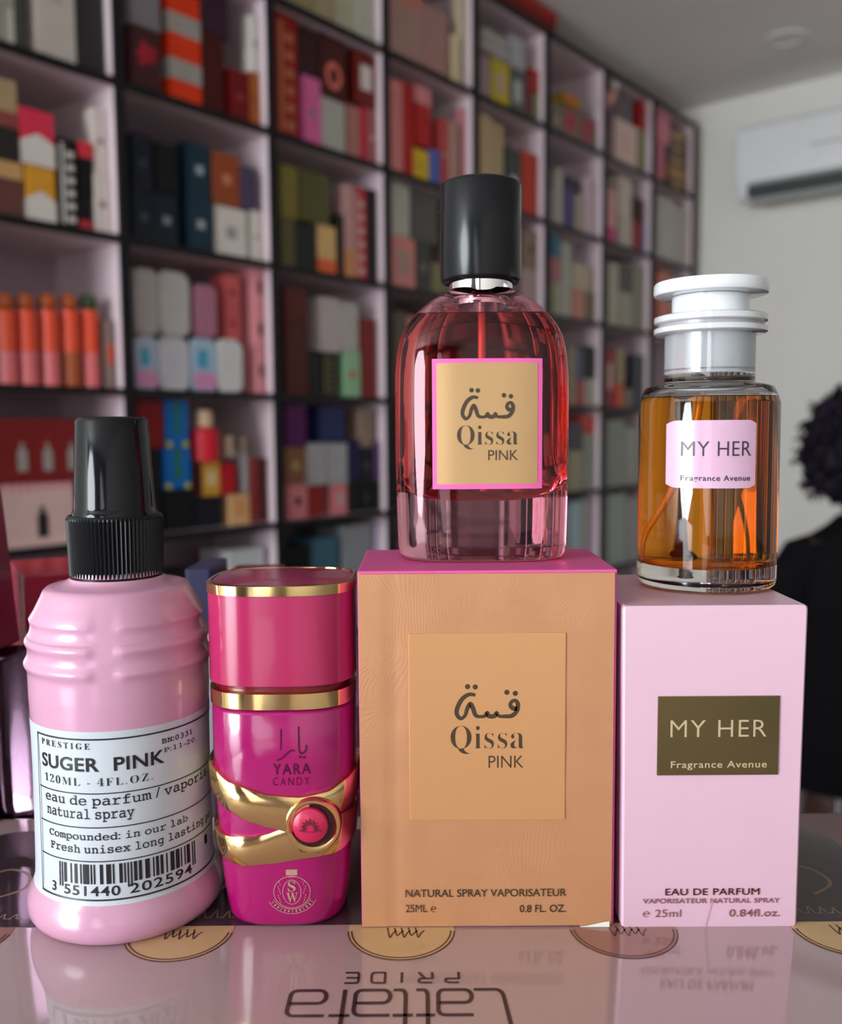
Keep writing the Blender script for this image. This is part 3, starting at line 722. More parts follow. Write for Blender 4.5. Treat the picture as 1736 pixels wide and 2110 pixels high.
mpf = lambda x, off: -math.sqrt(max(0, (MR+off)**2 - x*x))
ml = pr(1386, 865, 1562, 1007, MY-MR*.985, MX, MZ)
mb = MB(); rr = []
for i in range(25):
    x = ml[0]+(ml[2]-ml[0])*i/24; e_ = min(i, 24-i); cut = .0010*max(0, 1-e_/1.6)
    rr.append([(x, mpf(x, .00005), ml[1]+cut), (x, mpf(x, .00028), ml[1]+cut), (x, mpf(x, .00028), ml[3]-cut), (x, mpf(x, .00005), ml[3]-cut)])
mb.rings(rr); lab = mb.build('label', mat('orchid_label', hexc('dcb2cd', .9), .3, coat=.3, var=.01), bt, smooth=30)
mb = MB(); M1 = lambda x, z: (x, mpf(x, .00042), z)
pt(mb, 'MY HER', pr(1411, 909, 1549, 940, MY-MR*.985, MX, MZ), M1, -.006, 1.05); pt(mb, 'Fragrance Avenue', pr(1410, 979, 1547, 995, MY-MR*.985, MX, MZ), M1, .014, 1.12)
mb.build('lettering', mat('aubergine_ink', (.05, .025, .055), .35), lab, smooth=0)
pxr = lambda w: w/2*MY/FPX*1.015
sl = lambda y: mz(y)
M_acr = glass('clear_acrylic', (.97, .98, .985), 1.49)
M_wp = mat('glossy_white_pump', (.74, .77, .80), .12, coat=.4, var=.01)
mb = MB(); z0 = mz(764); mb.lathe([(.0136, z0), (.0136, mz(692))], seg=96); mb.build('clear_sleeve', M_acr, bt, smooth=50)
mb = MB(); mb.lathe([(.0125, mz(772)), (.0125, mz(690)), (pxr(150), mz(688)), (pxr(150), mz(612)-.0)], seg=96); mb.build('white_pump', M_wp, bt, smooth=40)
fl = pxr(219)
for ya_, yb_ in ((690, 675), (668, 652)):
    mb = MB(); za_, zb_ = mz(ya_), mz(yb_); mb.lathe([(fl-.0006, za_), (fl, za_+.0004), (fl, zb_-.0004), (fl-.0006, zb_), ], seg=96); mb.build('flange', mat('milky_acrylic', (.64, .66, .68), .08, coat=.6), bt, smooth=40)
mb = MB(); za_, zb_ = mz(675), mz(668); mb.lathe([(fl-.0014, za_), (fl-.0014, zb_)], seg=64); mb.build('flange_gap', mat('gap_grey', (.35, .34, .36), .3), bt)
fl = pxr(222); za_, zb_ = mz(611), mz(583)
mb = MB(); mb.lathe([(fl-.0012, za_), (fl-.0003, za_+.0003), (fl, za_+.001), (fl, zb_-.0008), (fl-.0004, zb_-.0001), (fl-.0012, zb_), (.001, zb_)], seg=112); mb.build('press_disc', M_wp, bt, smooth=40)

# ------------------------------------------------------------------ things at the left edge of the counter
t = thing('square_bottle', 'clear square bottle with tall plum cap at the left edge of the counter', 'perfume bottle', (-.184, .348, CT), R(-6))
hb = Zp(30, 1362, .332) - CT; ht = Zp(22, 1004, .332) - CT
mb = MB(); mb.box(-.029, .029, -.016, .016, 0, hb, .003); mb.build('glass_base', glass('smoky_lilac_glass', (.50, .42, .48), 1.5), t, smooth=40)
mb = MB(); rr = []
for z, k in ((hb+.0004, -.001), (hb+.0012, 0), (ht-.004, -.0030), (ht-.001, -.0036), (ht, -.006)):
    rr.append([(-.002+sx*(.0245+k), sy*(.0155+k), z) for sx, sy in ((-1, -1), (1, -1), (1, 1), (-1, 1))])
mb.rings(rr); mb.build('cap', mat('plum_lacquer', hexc('84203f', 1.0), .15, coat=.4), t, smooth=20)
p = on_z(71, 1640, CT)
RBW = .052; ht = Zp(71, 1184, p.y) - CT; hs = Zp(71, 1466, p.y) - CT
t = thing('gift_box', 'red swirl-patterned gift box with white base behind the pink spray bottle', 'gift box', (p.x, p.y, CT), R(30))
mb = MB(); mb.box(0, RBW, 0, .050, 0, hs-.0005, .0008); mb.build('white_base', mat('lilac_white_card', (.66, .62, .72), .4), t, smooth=0)
mb = MB(); mb.box(-.001, RBW+.001, -.001, .051, hs, ht, .0012); lid = mb.build('red_lid', mat('crimson_card', hexc('a8203c', 1.0), .25, coat=.3, var=.1, scale=50), t, smooth=0)
mb = MB(); rs = random.Random(5)
for i in range(20):
    cx_ = rs.uniform(.004, RBW-.003); cz_ = rs.uniform(hs+.004, ht-.004); r0 = rs.uniform(.0025, .005); a = rs.uniform(0, 6)
    pts = [(cx_ + r0*(1-k/16)*math.cos(a+k*.5), min(ht-.001, max(hs+.001, cz_ + r0*(1-k/16)*math.sin(a+k*.5)))) for k in range(14)]
    mb.mapped(*ribbon(pts, .0008), plane(-.00112))
    mb.mapped(*ribbon(pts, .0008), lambda x, z: (-.00112, x, z))
mb.build('swirl_print', mat('pale_red_print', hexc('c8586a', 1.0), .3), lid, smooth=0)
def small_box(name, label, px0, px1, ytop, Y, dep, m, parts=()):
    q0 = at(px0, ytop, Y); q1 = at(px1, ytop, Y); h_ = q0.z - CT
    t = thing(name, label, 'box', ((q0.x+q1.x)/2, Y, CT)); w = (q1.x-q0.x)/2
    mb = MB(); mb.box(-w, w, 0, dep, 0, h_*(parts[0] if parts else 1), .0008); mb.build('carton_body', m, t, smooth=0)
    if parts:
        mb = MB(); mb.box(-w-.0004, w+.0004, -.0004, dep+.0004, h_*parts[0]+.0002, h_, .0008); mb.build('lid', parts[1], t, smooth=0)
small_box('gift_box', 'white box with navy lid seen between the spray bottle and magenta bottle', 384, 432, 1172, .395, .035, mat('bluish_white_card', (.66, .68, .76), .4), (.70, mat('navy_card', (.010, .014, .09), .3)))
small_box('gift_box', 'low dark red box behind the top of the magenta bottle', 452, 560, 1190, .40, .04, mat('wine_card', hexc('6e1626', 1.0), .35))

# ------------------------------------------------------------------ cartons on the shelves
KC = 1.55           # printed card colours
ROWN = {-2: 'top', -1: 'top', 0: 'second', 1: 'third', 2: 'fourth', 3: 'fifth', 4: 'sixth'}
COLN = {-1: 'first', 0: 'second', 1: 'third', 2: 'fourth', 3: 'fifth', 4: 'sixth', 5: 'seventh', 6: 'eighth'}
def card(h): return mat('card_' + h, hexc(h, KC, .8), .4, spec=.3, var=.05, scale=25)
def on_shelf(b, r, s, set_back, z=0.0): return room(b*BAY + s, -set_back, ROWZ(r) + TB + .0007 + z)
TABLE = [
(-1, 0, 134, 183, 0, 220, 47, '8c8a80', 'grey', '', ''),
(-1, 0, 186, 206, 0, 242, 35, 'a6a69c', 'pale grey', 'lab:7d7d74', ''),
(-1, 0, 207, 221, 0, 217, 35, '3c3c3a', 'charcoal', '', ''),
(-1, 0, 244, 325, 0, 249, 77, 'a59e96', 'white-edged grey', 'dot:8f8981', ''),
(-1, 0, 327, 388, 0, 264, 58, '262625', 'black', 'band:5f1e2d', ''),
(0, 0, 45, 115, 0, 130, 66, '3c191e', 'dark floral', 'bloom:a01c30', ''),
(0, 0, 46, 118, 130, 215, 68, '736e73', 'silver grey', '', 'dark floral'),
(0, 0, 140, 223, 0, 234, 79, 'eb3c0a', 'orange', 'stripe:8a8680', ''),
(0, 0, 225, 287, 0, 174, 60, '3c0508', 'maroon', '', ''),
(0, 0, 224, 302, 174, 274, 73, '2d1423', 'plum', '', 'maroon'),
(0, 0, 300, 353, 0, 117, 51, '5f050a', 'deep red', 'dot:8a2a30', ''),
(0, 0, 356, 388, 0, 126, 35, '96501f', 'brown orange', 'dot:5a2f15', ''),
(0, 0, 362, 388, 126, 250, 35, 'c8c4be', 'white', 'dot:1a1a1a', 'brown orange'),
(1, 0, 38, 106, 0, 284, 65, '821414', 'red patterned', 'rows:a06040', ''),
(1, 0, 124, 185, 0, 167, 58, 'cd5f96', 'hot pink', 'dot:7a6a80', ''),
(1, 0, 111, 181, 167, 277, 67, '2d0f12', 'black-red', '', 'hot pink'),
(1, 0, 187, 270, 0, 133, 79, '96948e', 'pale grey', '', ''),
(1, 0, 186, 276, 133, 284, 85, '3c1412', 'dark brown', 'ring:c06050', 'pale grey'),
(1, 0, 279, 330, 0, 139, 48, '96645a', 'dusty pink', '', ''),
(1, 0, 332, 354, 0, 146, 35, 'aa193c', 'crimson', '', ''),
(1, 0, 356, 388, 0, 147, 35, '8c5050', 'rose brown', 'dot:d8c8c0', ''),
(1, 0, 312, 388, 147, 283, 72, '5f1914', 'maroon', 'lab:c0b8b4', 'rose brown'),
(2, 0, 36, 100, 0, 252, 61, 'be7373', 'salmon pink', '', ''),
(2, 0, 104, 145, 0, 255, 39, 'a01612', 'red', '', ''),
(2, 0, 146, 215, 0, 92, 65, 'd7b41e', 'yellow', 'dot:b08c10', ''),
(2, 0, 217, 257, 0, 103, 38, '46559b', 'blue', '', ''),
(2, 0, 154, 223, 103, 264, 66, 'a01612', 'red', 'band:c07880', 'blue'),
(2, 0, 269, 306, 0, 204, 35, 'a5413c', 'brick red', 'dot:b0a090', ''),
(2, 0, 310, 348, 0, 201, 36, '9a7a70', 'taupe', '', ''),
(2, 0, 367, 388, 0, 254, 35, 'b07278', 'pink', '', ''),
(3, 0, 57, 116, 0, 263, 56, 'a5916e', 'beige', '', ''),
(3, 0, 121, 190, 0, 254, 65, 'a08c6a', 'tan', '', ''),
(3, 0, 196, 284, 0, 198, 84, '323732', 'dark green', 'dot:c8c8c0', ''),
(3, 0, 290, 375, 0, 208, 80, 'a52d19', 'red orange', '', ''),
(4, 0, 76, 105, 0, 119, 35, '8c8488', 'grey', '', ''),
(4, 0, 110, 149, 0, 198, 37, 'a09c94', 'white', '', ''),
(4, 0, 156, 226, 0, 143, 66, '443a6a', 'purple', '', ''),
(4, 0, 156, 266, 143, 184, 105, '2a1630', 'dark violet', '', 'purple'),
(4, 0, 233, 277, 0, 133, 42, '968c78', 'beige', '', ''),
(4, 0, 297, 357, 0, 204, 57, 'b4a0a8', 'pale pink', '', ''),
(4, 0, 364, 388, 0, 193, 35, 'a8989a', 'pinkish grey', 'dot:50484c', ''),
(5, 0, 75, 136, 0, 200, 58, 'be8c87', 'pink', 'low:b04070', ''),
(5, 0, 162, 270, 0, 124, 103, 'a59b91', 'cream', '', ''),
(5, 0, 162, 270, 124, 267, 103, 'b0a69c', 'white', '', 'cream'),
(5, 0, 283, 354, 0, 118, 68, '82231e', 'red', '', ''),
(5, 0, 281, 364, 118, 210, 80, '3c1410', 'dark brown', '', 'red'),
(5, 0, 368, 388, 0, 119, 35, '3c5a96', 'blue', '', ''),
(6, 0, 100, 263, 0, 261, 130, 'a09d96', 'white', '', ''),
(6, 0, 270, 388, 0, 243, 112, '9c988f', 'off-white', '', ''),
(1, -1, 51, 159, 0, 193, 103, '827855', 'olive beige', '', ''),
(1, -1, 162, 239, 0, 216, 73, '8a7f62', 'khaki', '', ''),
(1, -1, 242, 316, 0, 225, 70, '96967f', 'grey-green', '', ''),
(1, -1, 317, 385, 0, 231, 65, 'a0a091', 'pale grey', '', ''),
(2, -1, 46, 176, 0, 219, 124, '96786f', 'dusty tan', 'band:b06a60', ''),
(2, -1, 178, 303, 0, 190, 119, '94706a', 'mauve tan', '', ''),
(2, -1, 326, 359, 0, 147, 35, 'e0cda5', 'cream', '', ''),
(2, -1, 361, 388, 0, 138, 35, '968c78', 'grey beige', '', ''),
(2, -1, 360, 388, 138, 272, 35, 'b0a68c', 'pale cream', '', 'grey beige'),
(3, -1, 68, 116, 0, 136, 46, '8c787d', 'mauve grey', '', ''),
(3, -1, 119, 217, 0, 143, 93, 'aa961e', 'yellow', 'lab:a89078', ''),
(3, -1, 71, 203, 143, 218, 126, '827d7d', 'grey', 'stripe:a8a4a0', 'yellow'),
(3, -1, 223, 303, 0, 146, 77, '4b5052', 'slate', 'lab:9aa0a0', ''),
(3, -1, 222, 303, 146, 244, 77, '96969a', 'silver', '', 'slate'),
(3, -1, 309, 344, 0, 149, 35, '6a3038', 'wine', '', ''),
(3, -1, 368, 388, 0, 98, 35, '6e7355', 'sage', '', ''),
(3, -1, 349, 388, 98, 175, 37, '96231a', 'red', '', 'sage'),
(4, -1, 77, 143, 0, 110, 63, '6a6456', 'stone', 'dot:a09888', ''),
(4, -1, 146, 249, 0, 113, 97, '785a50', 'floral brown', 'bloom:a02438', ''),
(4, -1, 252, 388, 0, 119, 129, '5f5a4b', 'floral green', 'bloom:983040', ''),
(4, -1, 143, 261, 119, 155, 113, '9a7a2a', 'gold', 'rows:c04020', 'floral green'),
(5, -1, 61, 114, 0, 195, 50, '644a50', 'mauve', '', ''),
(5, -1, 122, 301, 0, 168, 130, 'cdb4aa', 'cream pink', 'lab:c09c94', ''),
(5, -1, 311, 374, 0, 175, 60, '7d7850', 'olive', '', ''),
(5, -1, 120, 262, 168, 263, 130, '5c5256', 'smoky grey', '', 'cream pink'),
(5, -1, 336, 388, 175, 284, 49, '9b191e', 'bright red', '', 'olive'),
(6, -1, 93, 161, 0, 167, 65, 'b06070', 'pink', '', ''),
(6, -1, 80, 194, 167, 284, 108, 'cd7887', 'light pink', '', 'pink'),
(-1, 1, 108, 141, 0, 163, 35, '50403c', 'brown', '', ''),
(-1, 1, 143, 207, 0, 103, 61, '5a3732', 'brown', 'band:b08c5c', ''),
(-1, 1, 142, 202, 103, 161, 57, '231e1e', 'black', '', 'brown'),
(-1, 1, 133, 203, 163, 248, 66, '968260', 'beige', 'low:7a3c3c', 'brown'),
(-1, 1, 213, 271, 0, 105, 55, 'e1a02d', 'yellow and white', 'chev:c8c4be', ''),
(-1, 1, 205, 272, 105, 207, 64, 'c82d46', 'red and white', 'chev:c8c4be', 'yellow and white'),
(-1, 1, 279, 320, 0, 171, 39, '0a0a0a', 'black', 'rows:b8b4b0', ''),
(-1, 1, 322, 348, 0, 71, 35, '0c0a0a', 'black-red', 'low:9a2a30', ''),
(-1, 1, 325, 353, 71, 173, 35, '0a0a0a', 'black', 'band:c0303c', 'black-red'),
(-1, 1, 354, 388, 0, 119, 35, 'c3b9b4', 'white emblem', 'dot:4a3028', ''),
(-1, 1, 358, 388, 119, 246, 35, 'c3b9b4', 'white emblem', 'dot:3a2620', 'white emblem'),
(0, 1, 39, 93, 0, 103, 51, '0a1420', 'midnight navy', 'dot:38424c', ''),
(0, 1, 44, 93, 103, 219, 47, '0a1420', 'midnight navy', 'dot:303a44', 'midnight navy'),
(0, 1, 94, 151, 0, 109, 54, '0c1a26', 'navy', 'dot:7a8490', ''),
(0, 1, 97, 152, 109, 213, 52, '050608', 'black', '', 'navy'),
(0, 1, 176, 241, 0, 120, 62, '0f2837', 'teal navy', 'dot:8a949a', ''),
(0, 1, 180, 245, 120, 234, 62, '0f2837', 'teal navy', 'dot:8a949a', 'teal navy'),
(0, 1, 251, 340, 0, 113, 84, 'beb9b4', 'white', 'dot:908a84', ''),
(0, 1, 354, 386, 0, 119, 35, 'c4beb6', 'ivory', 'dot:8a847c', ''),
(0, 1, 247, 322, 113, 229, 72, '823c1e', 'copper', 'dot:b07050', 'white'),
(0, 1, 324, 368, 119, 212, 42, '413750', 'purple grey', '', 'ivory'),
(1, 1, 43, 86, 0, 120, 40, '504b28', 'moss', '', ''),
(1, 1, 47, 101, 120, 243, 52, '6e6428', 'yellow green', '', 'moss'),
(1, 1, 87, 162, 0, 116, 71, '141c19', 'green-black', '', ''),
(1, 1, 106, 212, 122, 246, 101, '4b4823', 'dark olive', '', 'cream'),
(1, 1, 168, 229, 0, 122, 57, 'cda56e', 'cream', 'low:c85a2d', ''),
(1, 1, 234, 256, 0, 159, 35, '1c1618', 'black', '', ''),
(1, 1, 264, 299, 0, 239, 35, 'a57d78', 'rosy beige', 'low:b07850', ''),
(1, 1, 302, 348, 0, 242, 44, 'a52d37', 'red', 'rows:b89890', ''),
(1, 1, 352, 388, 0, 245, 35, '140f14', 'black', '', ''),
(2, 1, 47, 145, 0, 141, 92, 'be7873', 'pink', 'lab:9a8078', ''),
(2, 1, 46, 123, 141, 281, 74, 'a0a096', 'pale green-grey', '', 'pink'),
(2, 1, 151, 221, 0, 142, 66, '373732', 'charcoal', 'dot:6a6a64', ''),
(2, 1, 134, 249, 142, 284, 110, '4b4b46', 'dark grey', '', 'charcoal'),
(2, 1, 225, 275, 0, 92, 47, '6e6a4a', 'olive', '', ''),
(2, 1, 285, 360, 0, 252, 72, '6a5a54', 'taupe', '', ''),
(3, 1, 64, 163, 0, 284, 94, '7a6a60', 'taupe', '', ''),
(3, 1, 169, 285, 0, 284, 111, '5a4a46', 'dark taupe', '', ''),
(3, 1, 297, 388, 0, 138, 86, '968282', 'pinkish grey', '', ''),
(3, 1, 303, 388, 138, 265, 81, '786454', 'brown', 'dot:3a3028', 'pinkish grey'),
(4, 1, 85, 140, 0, 117, 52, '8c8c73', 'sage grey', '', ''),
(4, 1, 78, 139, 117, 200, 58, '965f64', 'dusty rose', '', 'sage grey'),
(4, 1, 78, 138, 200, 278, 58, '375f78', 'teal blue', '', 'dusty rose'),
(4, 1, 148, 215, 0, 264, 63, '96968c', 'pale grey', '', ''),
(4, 1, 224, 303, 0, 113, 75, 'a56e5f', 'salmon', '', ''),
(4, 1, 226, 355, 113, 201, 123, 'a09682', 'beige', '', 'salmon'),
(4, 1, 310, 375, 0, 113, 61, '645f4b', 'olive', '', ''),
(5, 1, 88, 166, 0, 237, 74, '9b9687', 'grey beige', '', ''),
(5, 1, 172, 274, 0, 139, 96, '8c8878', 'putty', '', ''),
(5, 1, 174, 279, 139, 239, 100, '46413c', 'dark grey', '', 'putty'),
(5, 1, 288, 388, 0, 255, 95, '787868', 'grey-green', '', ''),
(6, 1, 115, 227, 0, 264, 107, 'b06a58', 'salmon', '', ''),
(6, 1, 247, 388, 0, 253, 130, '9a8c84', 'taupe', '', ''),
(1, 2, 52, 126, 0, 179, 70, '46160f', 'red brown', '', ''),
(1, 2, 54, 128, 179, 260, 70, '501812', 'dark red', '', 'red brown'),
(1, 2, 128, 172, 0, 115, 42, '0f0f0f', 'black', '', ''),
(1, 2, 175, 229, 0, 112, 51, '0c0c0a', 'black gold', 'rows:5a5030', ''),
(1, 2, 254, 312, 0, 119, 56, '7da582', 'mint green', 'dot:b01020', ''),
(1, 2, 173, 241, 112, 249, 65, 'a59a9a', 'greyish white', '', 'black gold'),
(1, 2, 244, 309, 119, 243, 62, '9c9692', 'pale grey', '', 'mint green'),
(1, 2, 318, 377, 0, 209, 56, '6e1e1c', 'brick', '', ''),
(2, 2, 53, 106, 0, 241, 51, '5a4a40', 'brown', '', ''),
(2, 2, 110, 196, 0, 233, 82, 'a08078', 'dusty pink', '', ''),
(2, 2, 201, 299, 0, 255, 93, '5a1e1c', 'wine', '', ''),
(2, 2, 304, 388, 0, 237, 80, '8a8478', 'grey beige', '', ''),
(3, 2, 71, 191, 0, 266, 114, '4a2a2a', 'dark brown', '', ''),
(3, 2, 196, 304, 0, 263, 102, 'a08a80', 'rosy taupe', '', ''),
(3, 2, 310, 388, 0, 281, 74, '50484c', 'slate', '', ''),
(4, 2, 88, 193, 0, 190, 100, '6a6258', 'stone', '', ''),
(4, 2, 199, 254, 0, 211, 52, '7d735f', 'tan', '', ''),
(4, 2, 263, 312, 0, 89, 47, '964646', 'brick red', '', ''),
(4, 2, 261, 303, 89, 210, 40, '50526a', 'slate blue', '', 'brick red'),
(4, 2, 319, 388, 0, 100, 66, '969687', 'pale sage', '', ''),
(4, 2, 306, 388, 100, 218, 78, '14120f', 'black', '', 'pale sage'),
(5, 2, 80, 142, 0, 219, 59, '821928', 'crimson', 'lab:b09890', ''),
(5, 2, 218, 301, 0, 75, 79, '6a6054', 'taupe', '', ''),
(5, 2, 153, 209, 0, 91, 53, 'c85032', 'orange', '', ''),
(5, 2, 158, 230, 91, 224, 69, '8c7a60', 'tan', '', 'orange'),
(5, 2, 306, 388, 0, 211, 78, '3a3a40', 'charcoal', '', ''),
(-1, 3, 138, 285, 0, 119, 130, 'c8aaa5', 'pink beige', 'scene:1e1e1c', ''),
(-1, 3, 126, 379, 119, 241, 130, '6e1416', 'dark red', 'trio:8a8480', 'pink beige'),
(0, 3, 32, 89, 0, 180, 54, '080606', 'black', '', ''),
(0, 3, 36, 99, 180, 280, 60, '73050a', 'bright red', '', 'black'),
(0, 3, 91, 169, 0, 91, 74, '050505', 'black', '', ''),
(0, 3, 96, 163, 91, 180, 64, '005faa', 'blue', 'bluedeco:c8c020', 'black'),
(0, 3, 103, 161, 180, 283, 55, '005faa', 'blue', 'bluedeco:c8c020', 'blue'),
(0, 3, 174, 249, 0, 70, 71, '0c0c1e', 'navy', '', ''),
(0, 3, 174, 196, 70, 151, 35, '3a0a0c', 'dark wine', '', 'navy'),
(0, 3, 198, 247, 70, 148, 47, 'e1a537', 'yellow', 'lab:d0c090', 'navy'),
(0, 3, 269, 329, 0, 71, 57, 'd7aa78', 'cream gold', 'lab:c08850', ''),
(0, 3, 251, 289, 71, 143, 36, 'a00f1e', 'red', '', 'cream gold'),
(0, 3, 336, 356, 0, 156, 35, '822d2d', 'red', '', ''),
(0, 3, 359, 388, 0, 152, 35, '46161c', 'dark red', '', ''),
(1, 3, 51, 115, 0, 84, 60, 'be7378', 'pink', 'dot:501020', ''),
(1, 3, 47, 112, 84, 176, 61, '785037', 'gold-brown', 'dot:a09060', 'pink'),
(1, 3, 47, 115, 176, 282, 64, '4b054b', 'purple', '', 'gold-brown'),
(1, 3, 118, 171, 0, 79, 50, '821916', 'red', '', ''),
(1, 3, 206, 259, 0, 77, 51, 'be6e73', 'light pink', 'lab:b08c90', ''),
(1, 3, 116, 183, 79, 185, 64, '969698', 'white', '', 'red'),
(1, 3, 187, 262, 77, 184, 71, '929294', 'silver white', '', 'light pink'),
(1, 3, 165, 256, 185, 277, 87, '1c2350', 'royal blue', '', 'white'),
(1, 3, 263, 304, 0, 87, 39, '0a0a0c', 'black', '', ''),
(1, 3, 266, 308, 87, 194, 40, '0f0f3c', 'navy', '', 'black'),
(1, 3, 308, 361, 0, 72, 51, '08080a', 'jet black', 'dot:303030', ''),
(1, 3, 310, 363, 72, 172, 51, '0c0c14', 'ink-black', 'dot:404048', 'jet black'),
(1, 3, 313, 363, 172, 275, 47, '826e5f', 'tan', '', 'ink-black'),
(1, 3, 367, 388, 0, 82, 35, '0a080a', 'black', '', ''),
(1, 3, 369, 388, 82, 187, 35, '50375f', 'violet', '', 'black'),
(2, 3, 54, 128, 0, 253, 70, '1a1216', 'black', '', ''),
(2, 3, 132, 216, 0, 226, 80, '3a2a40', 'plum', '', ''),
(2, 3, 220, 332, 0, 240, 107, '8a7478', 'mauve', '', ''),
(2, 3, 337, 388, 0, 226, 48, '2a2226', 'charcoal', '', ''),
(3, 3, 70, 191, 0, 241, 115, '6a5a60', 'smoky mauve', '', ''),
(3, 3, 197, 305, 0, 226, 103, '301820', 'dark wine', '', ''),
(3, 3, 311, 388, 0, 259, 73, '8a8090', 'lilac grey', '', ''),
(4, 3, 90, 189, 0, 227, 94, '5a5450', 'dark grey', '', ''),
(4, 3, 197, 295, 0, 141, 93, '8a8468', 'khaki', '', ''),
(4, 3, 196, 293, 141, 244, 92, '3c3840', 'charcoal', '', 'khaki'),
(4, 3, 308, 388, 0, 200, 76, '82877d', 'grey-green', '', ''),
(4, 3, 300, 388, 200, 269, 84, 'af3c32', 'red orange', '', 'grey-green'),
(5, 3, 85, 229, 0, 254, 130, '7d8278', 'sage', '', ''),
(5, 3, 238, 388, 0, 227, 130, '8a8c84', 'pale grey', '', ''),
(0, 4, 77, 166, 0, 217, 84, '141018', 'black', '', ''),
(0, 4, 262, 371, 0, 244, 104, 'c4c8cc', 'white', '', ''),
(1, 4, 44, 123, 0, 232, 75, '08080a', 'black', '', ''),
(1, 4, 130, 224, 0, 246, 89, '375f73', 'teal', '', ''),
(1, 4, 243, 352, 0, 270, 104, '82878c', 'blue grey', '', ''),
(1, 4, 371, 388, 0, 266, 35, 'b4afc3', 'lavender', '', ''),
(2, 4, 60, 235, 0, 217, 130, '6a5a62', 'mauve', '', ''),
(2, 4, 247, 388, 0, 186, 130, '9a9094', 'pale mauve', '', ''),
(3, 4, 83, 248, 0, 209, 130, '5a5058', 'plum grey', '', ''),
(3, 4, 260, 388, 0, 178, 122, '9a9098', 'lilac', '', ''),
(4, 4, 93, 214, 0, 242, 114, '8a8c90', 'grey', '', ''),
(4, 4, 227, 283, 0, 259, 53, '9ab4be', 'light blue', '', ''),
(4, 4, 290, 370, 0, 264, 76, '969696', 'silver grey', '', ''),
(4, 4, 378, 388, 0, 250, 35, 'b49aaa', 'pink lilac', '', ''),
(5, 4, 91, 245, 0, 271, 130, '8c9490', 'grey', '', ''),
(5, 4, 262, 388, 0, 251, 120, '8c8c88', 'stone', '', ''),
]
SEEN = {}
def place_word(b, r): return '%s row, %s compartment from left' % (ROWN[r], COLN[b])
def label_for(b, r, word, kind, sup):
    base = '%s %s' % (word, kind)
    l = '%s %s%s, %s' % (word, kind, (' atop %s one' % sup if sup != word else ' atop its twin') if sup else '', place_word(b, r))
    if l in SEEN: print('DUPLICATE', l)
    SEEN[l] = 1
    return l
rc = random.Random(11)
twins = {}
for q in TABLE: twins[(q[0], q[1], q[8])] = twins.get((q[0], q[1], q[8]), 0) + 1
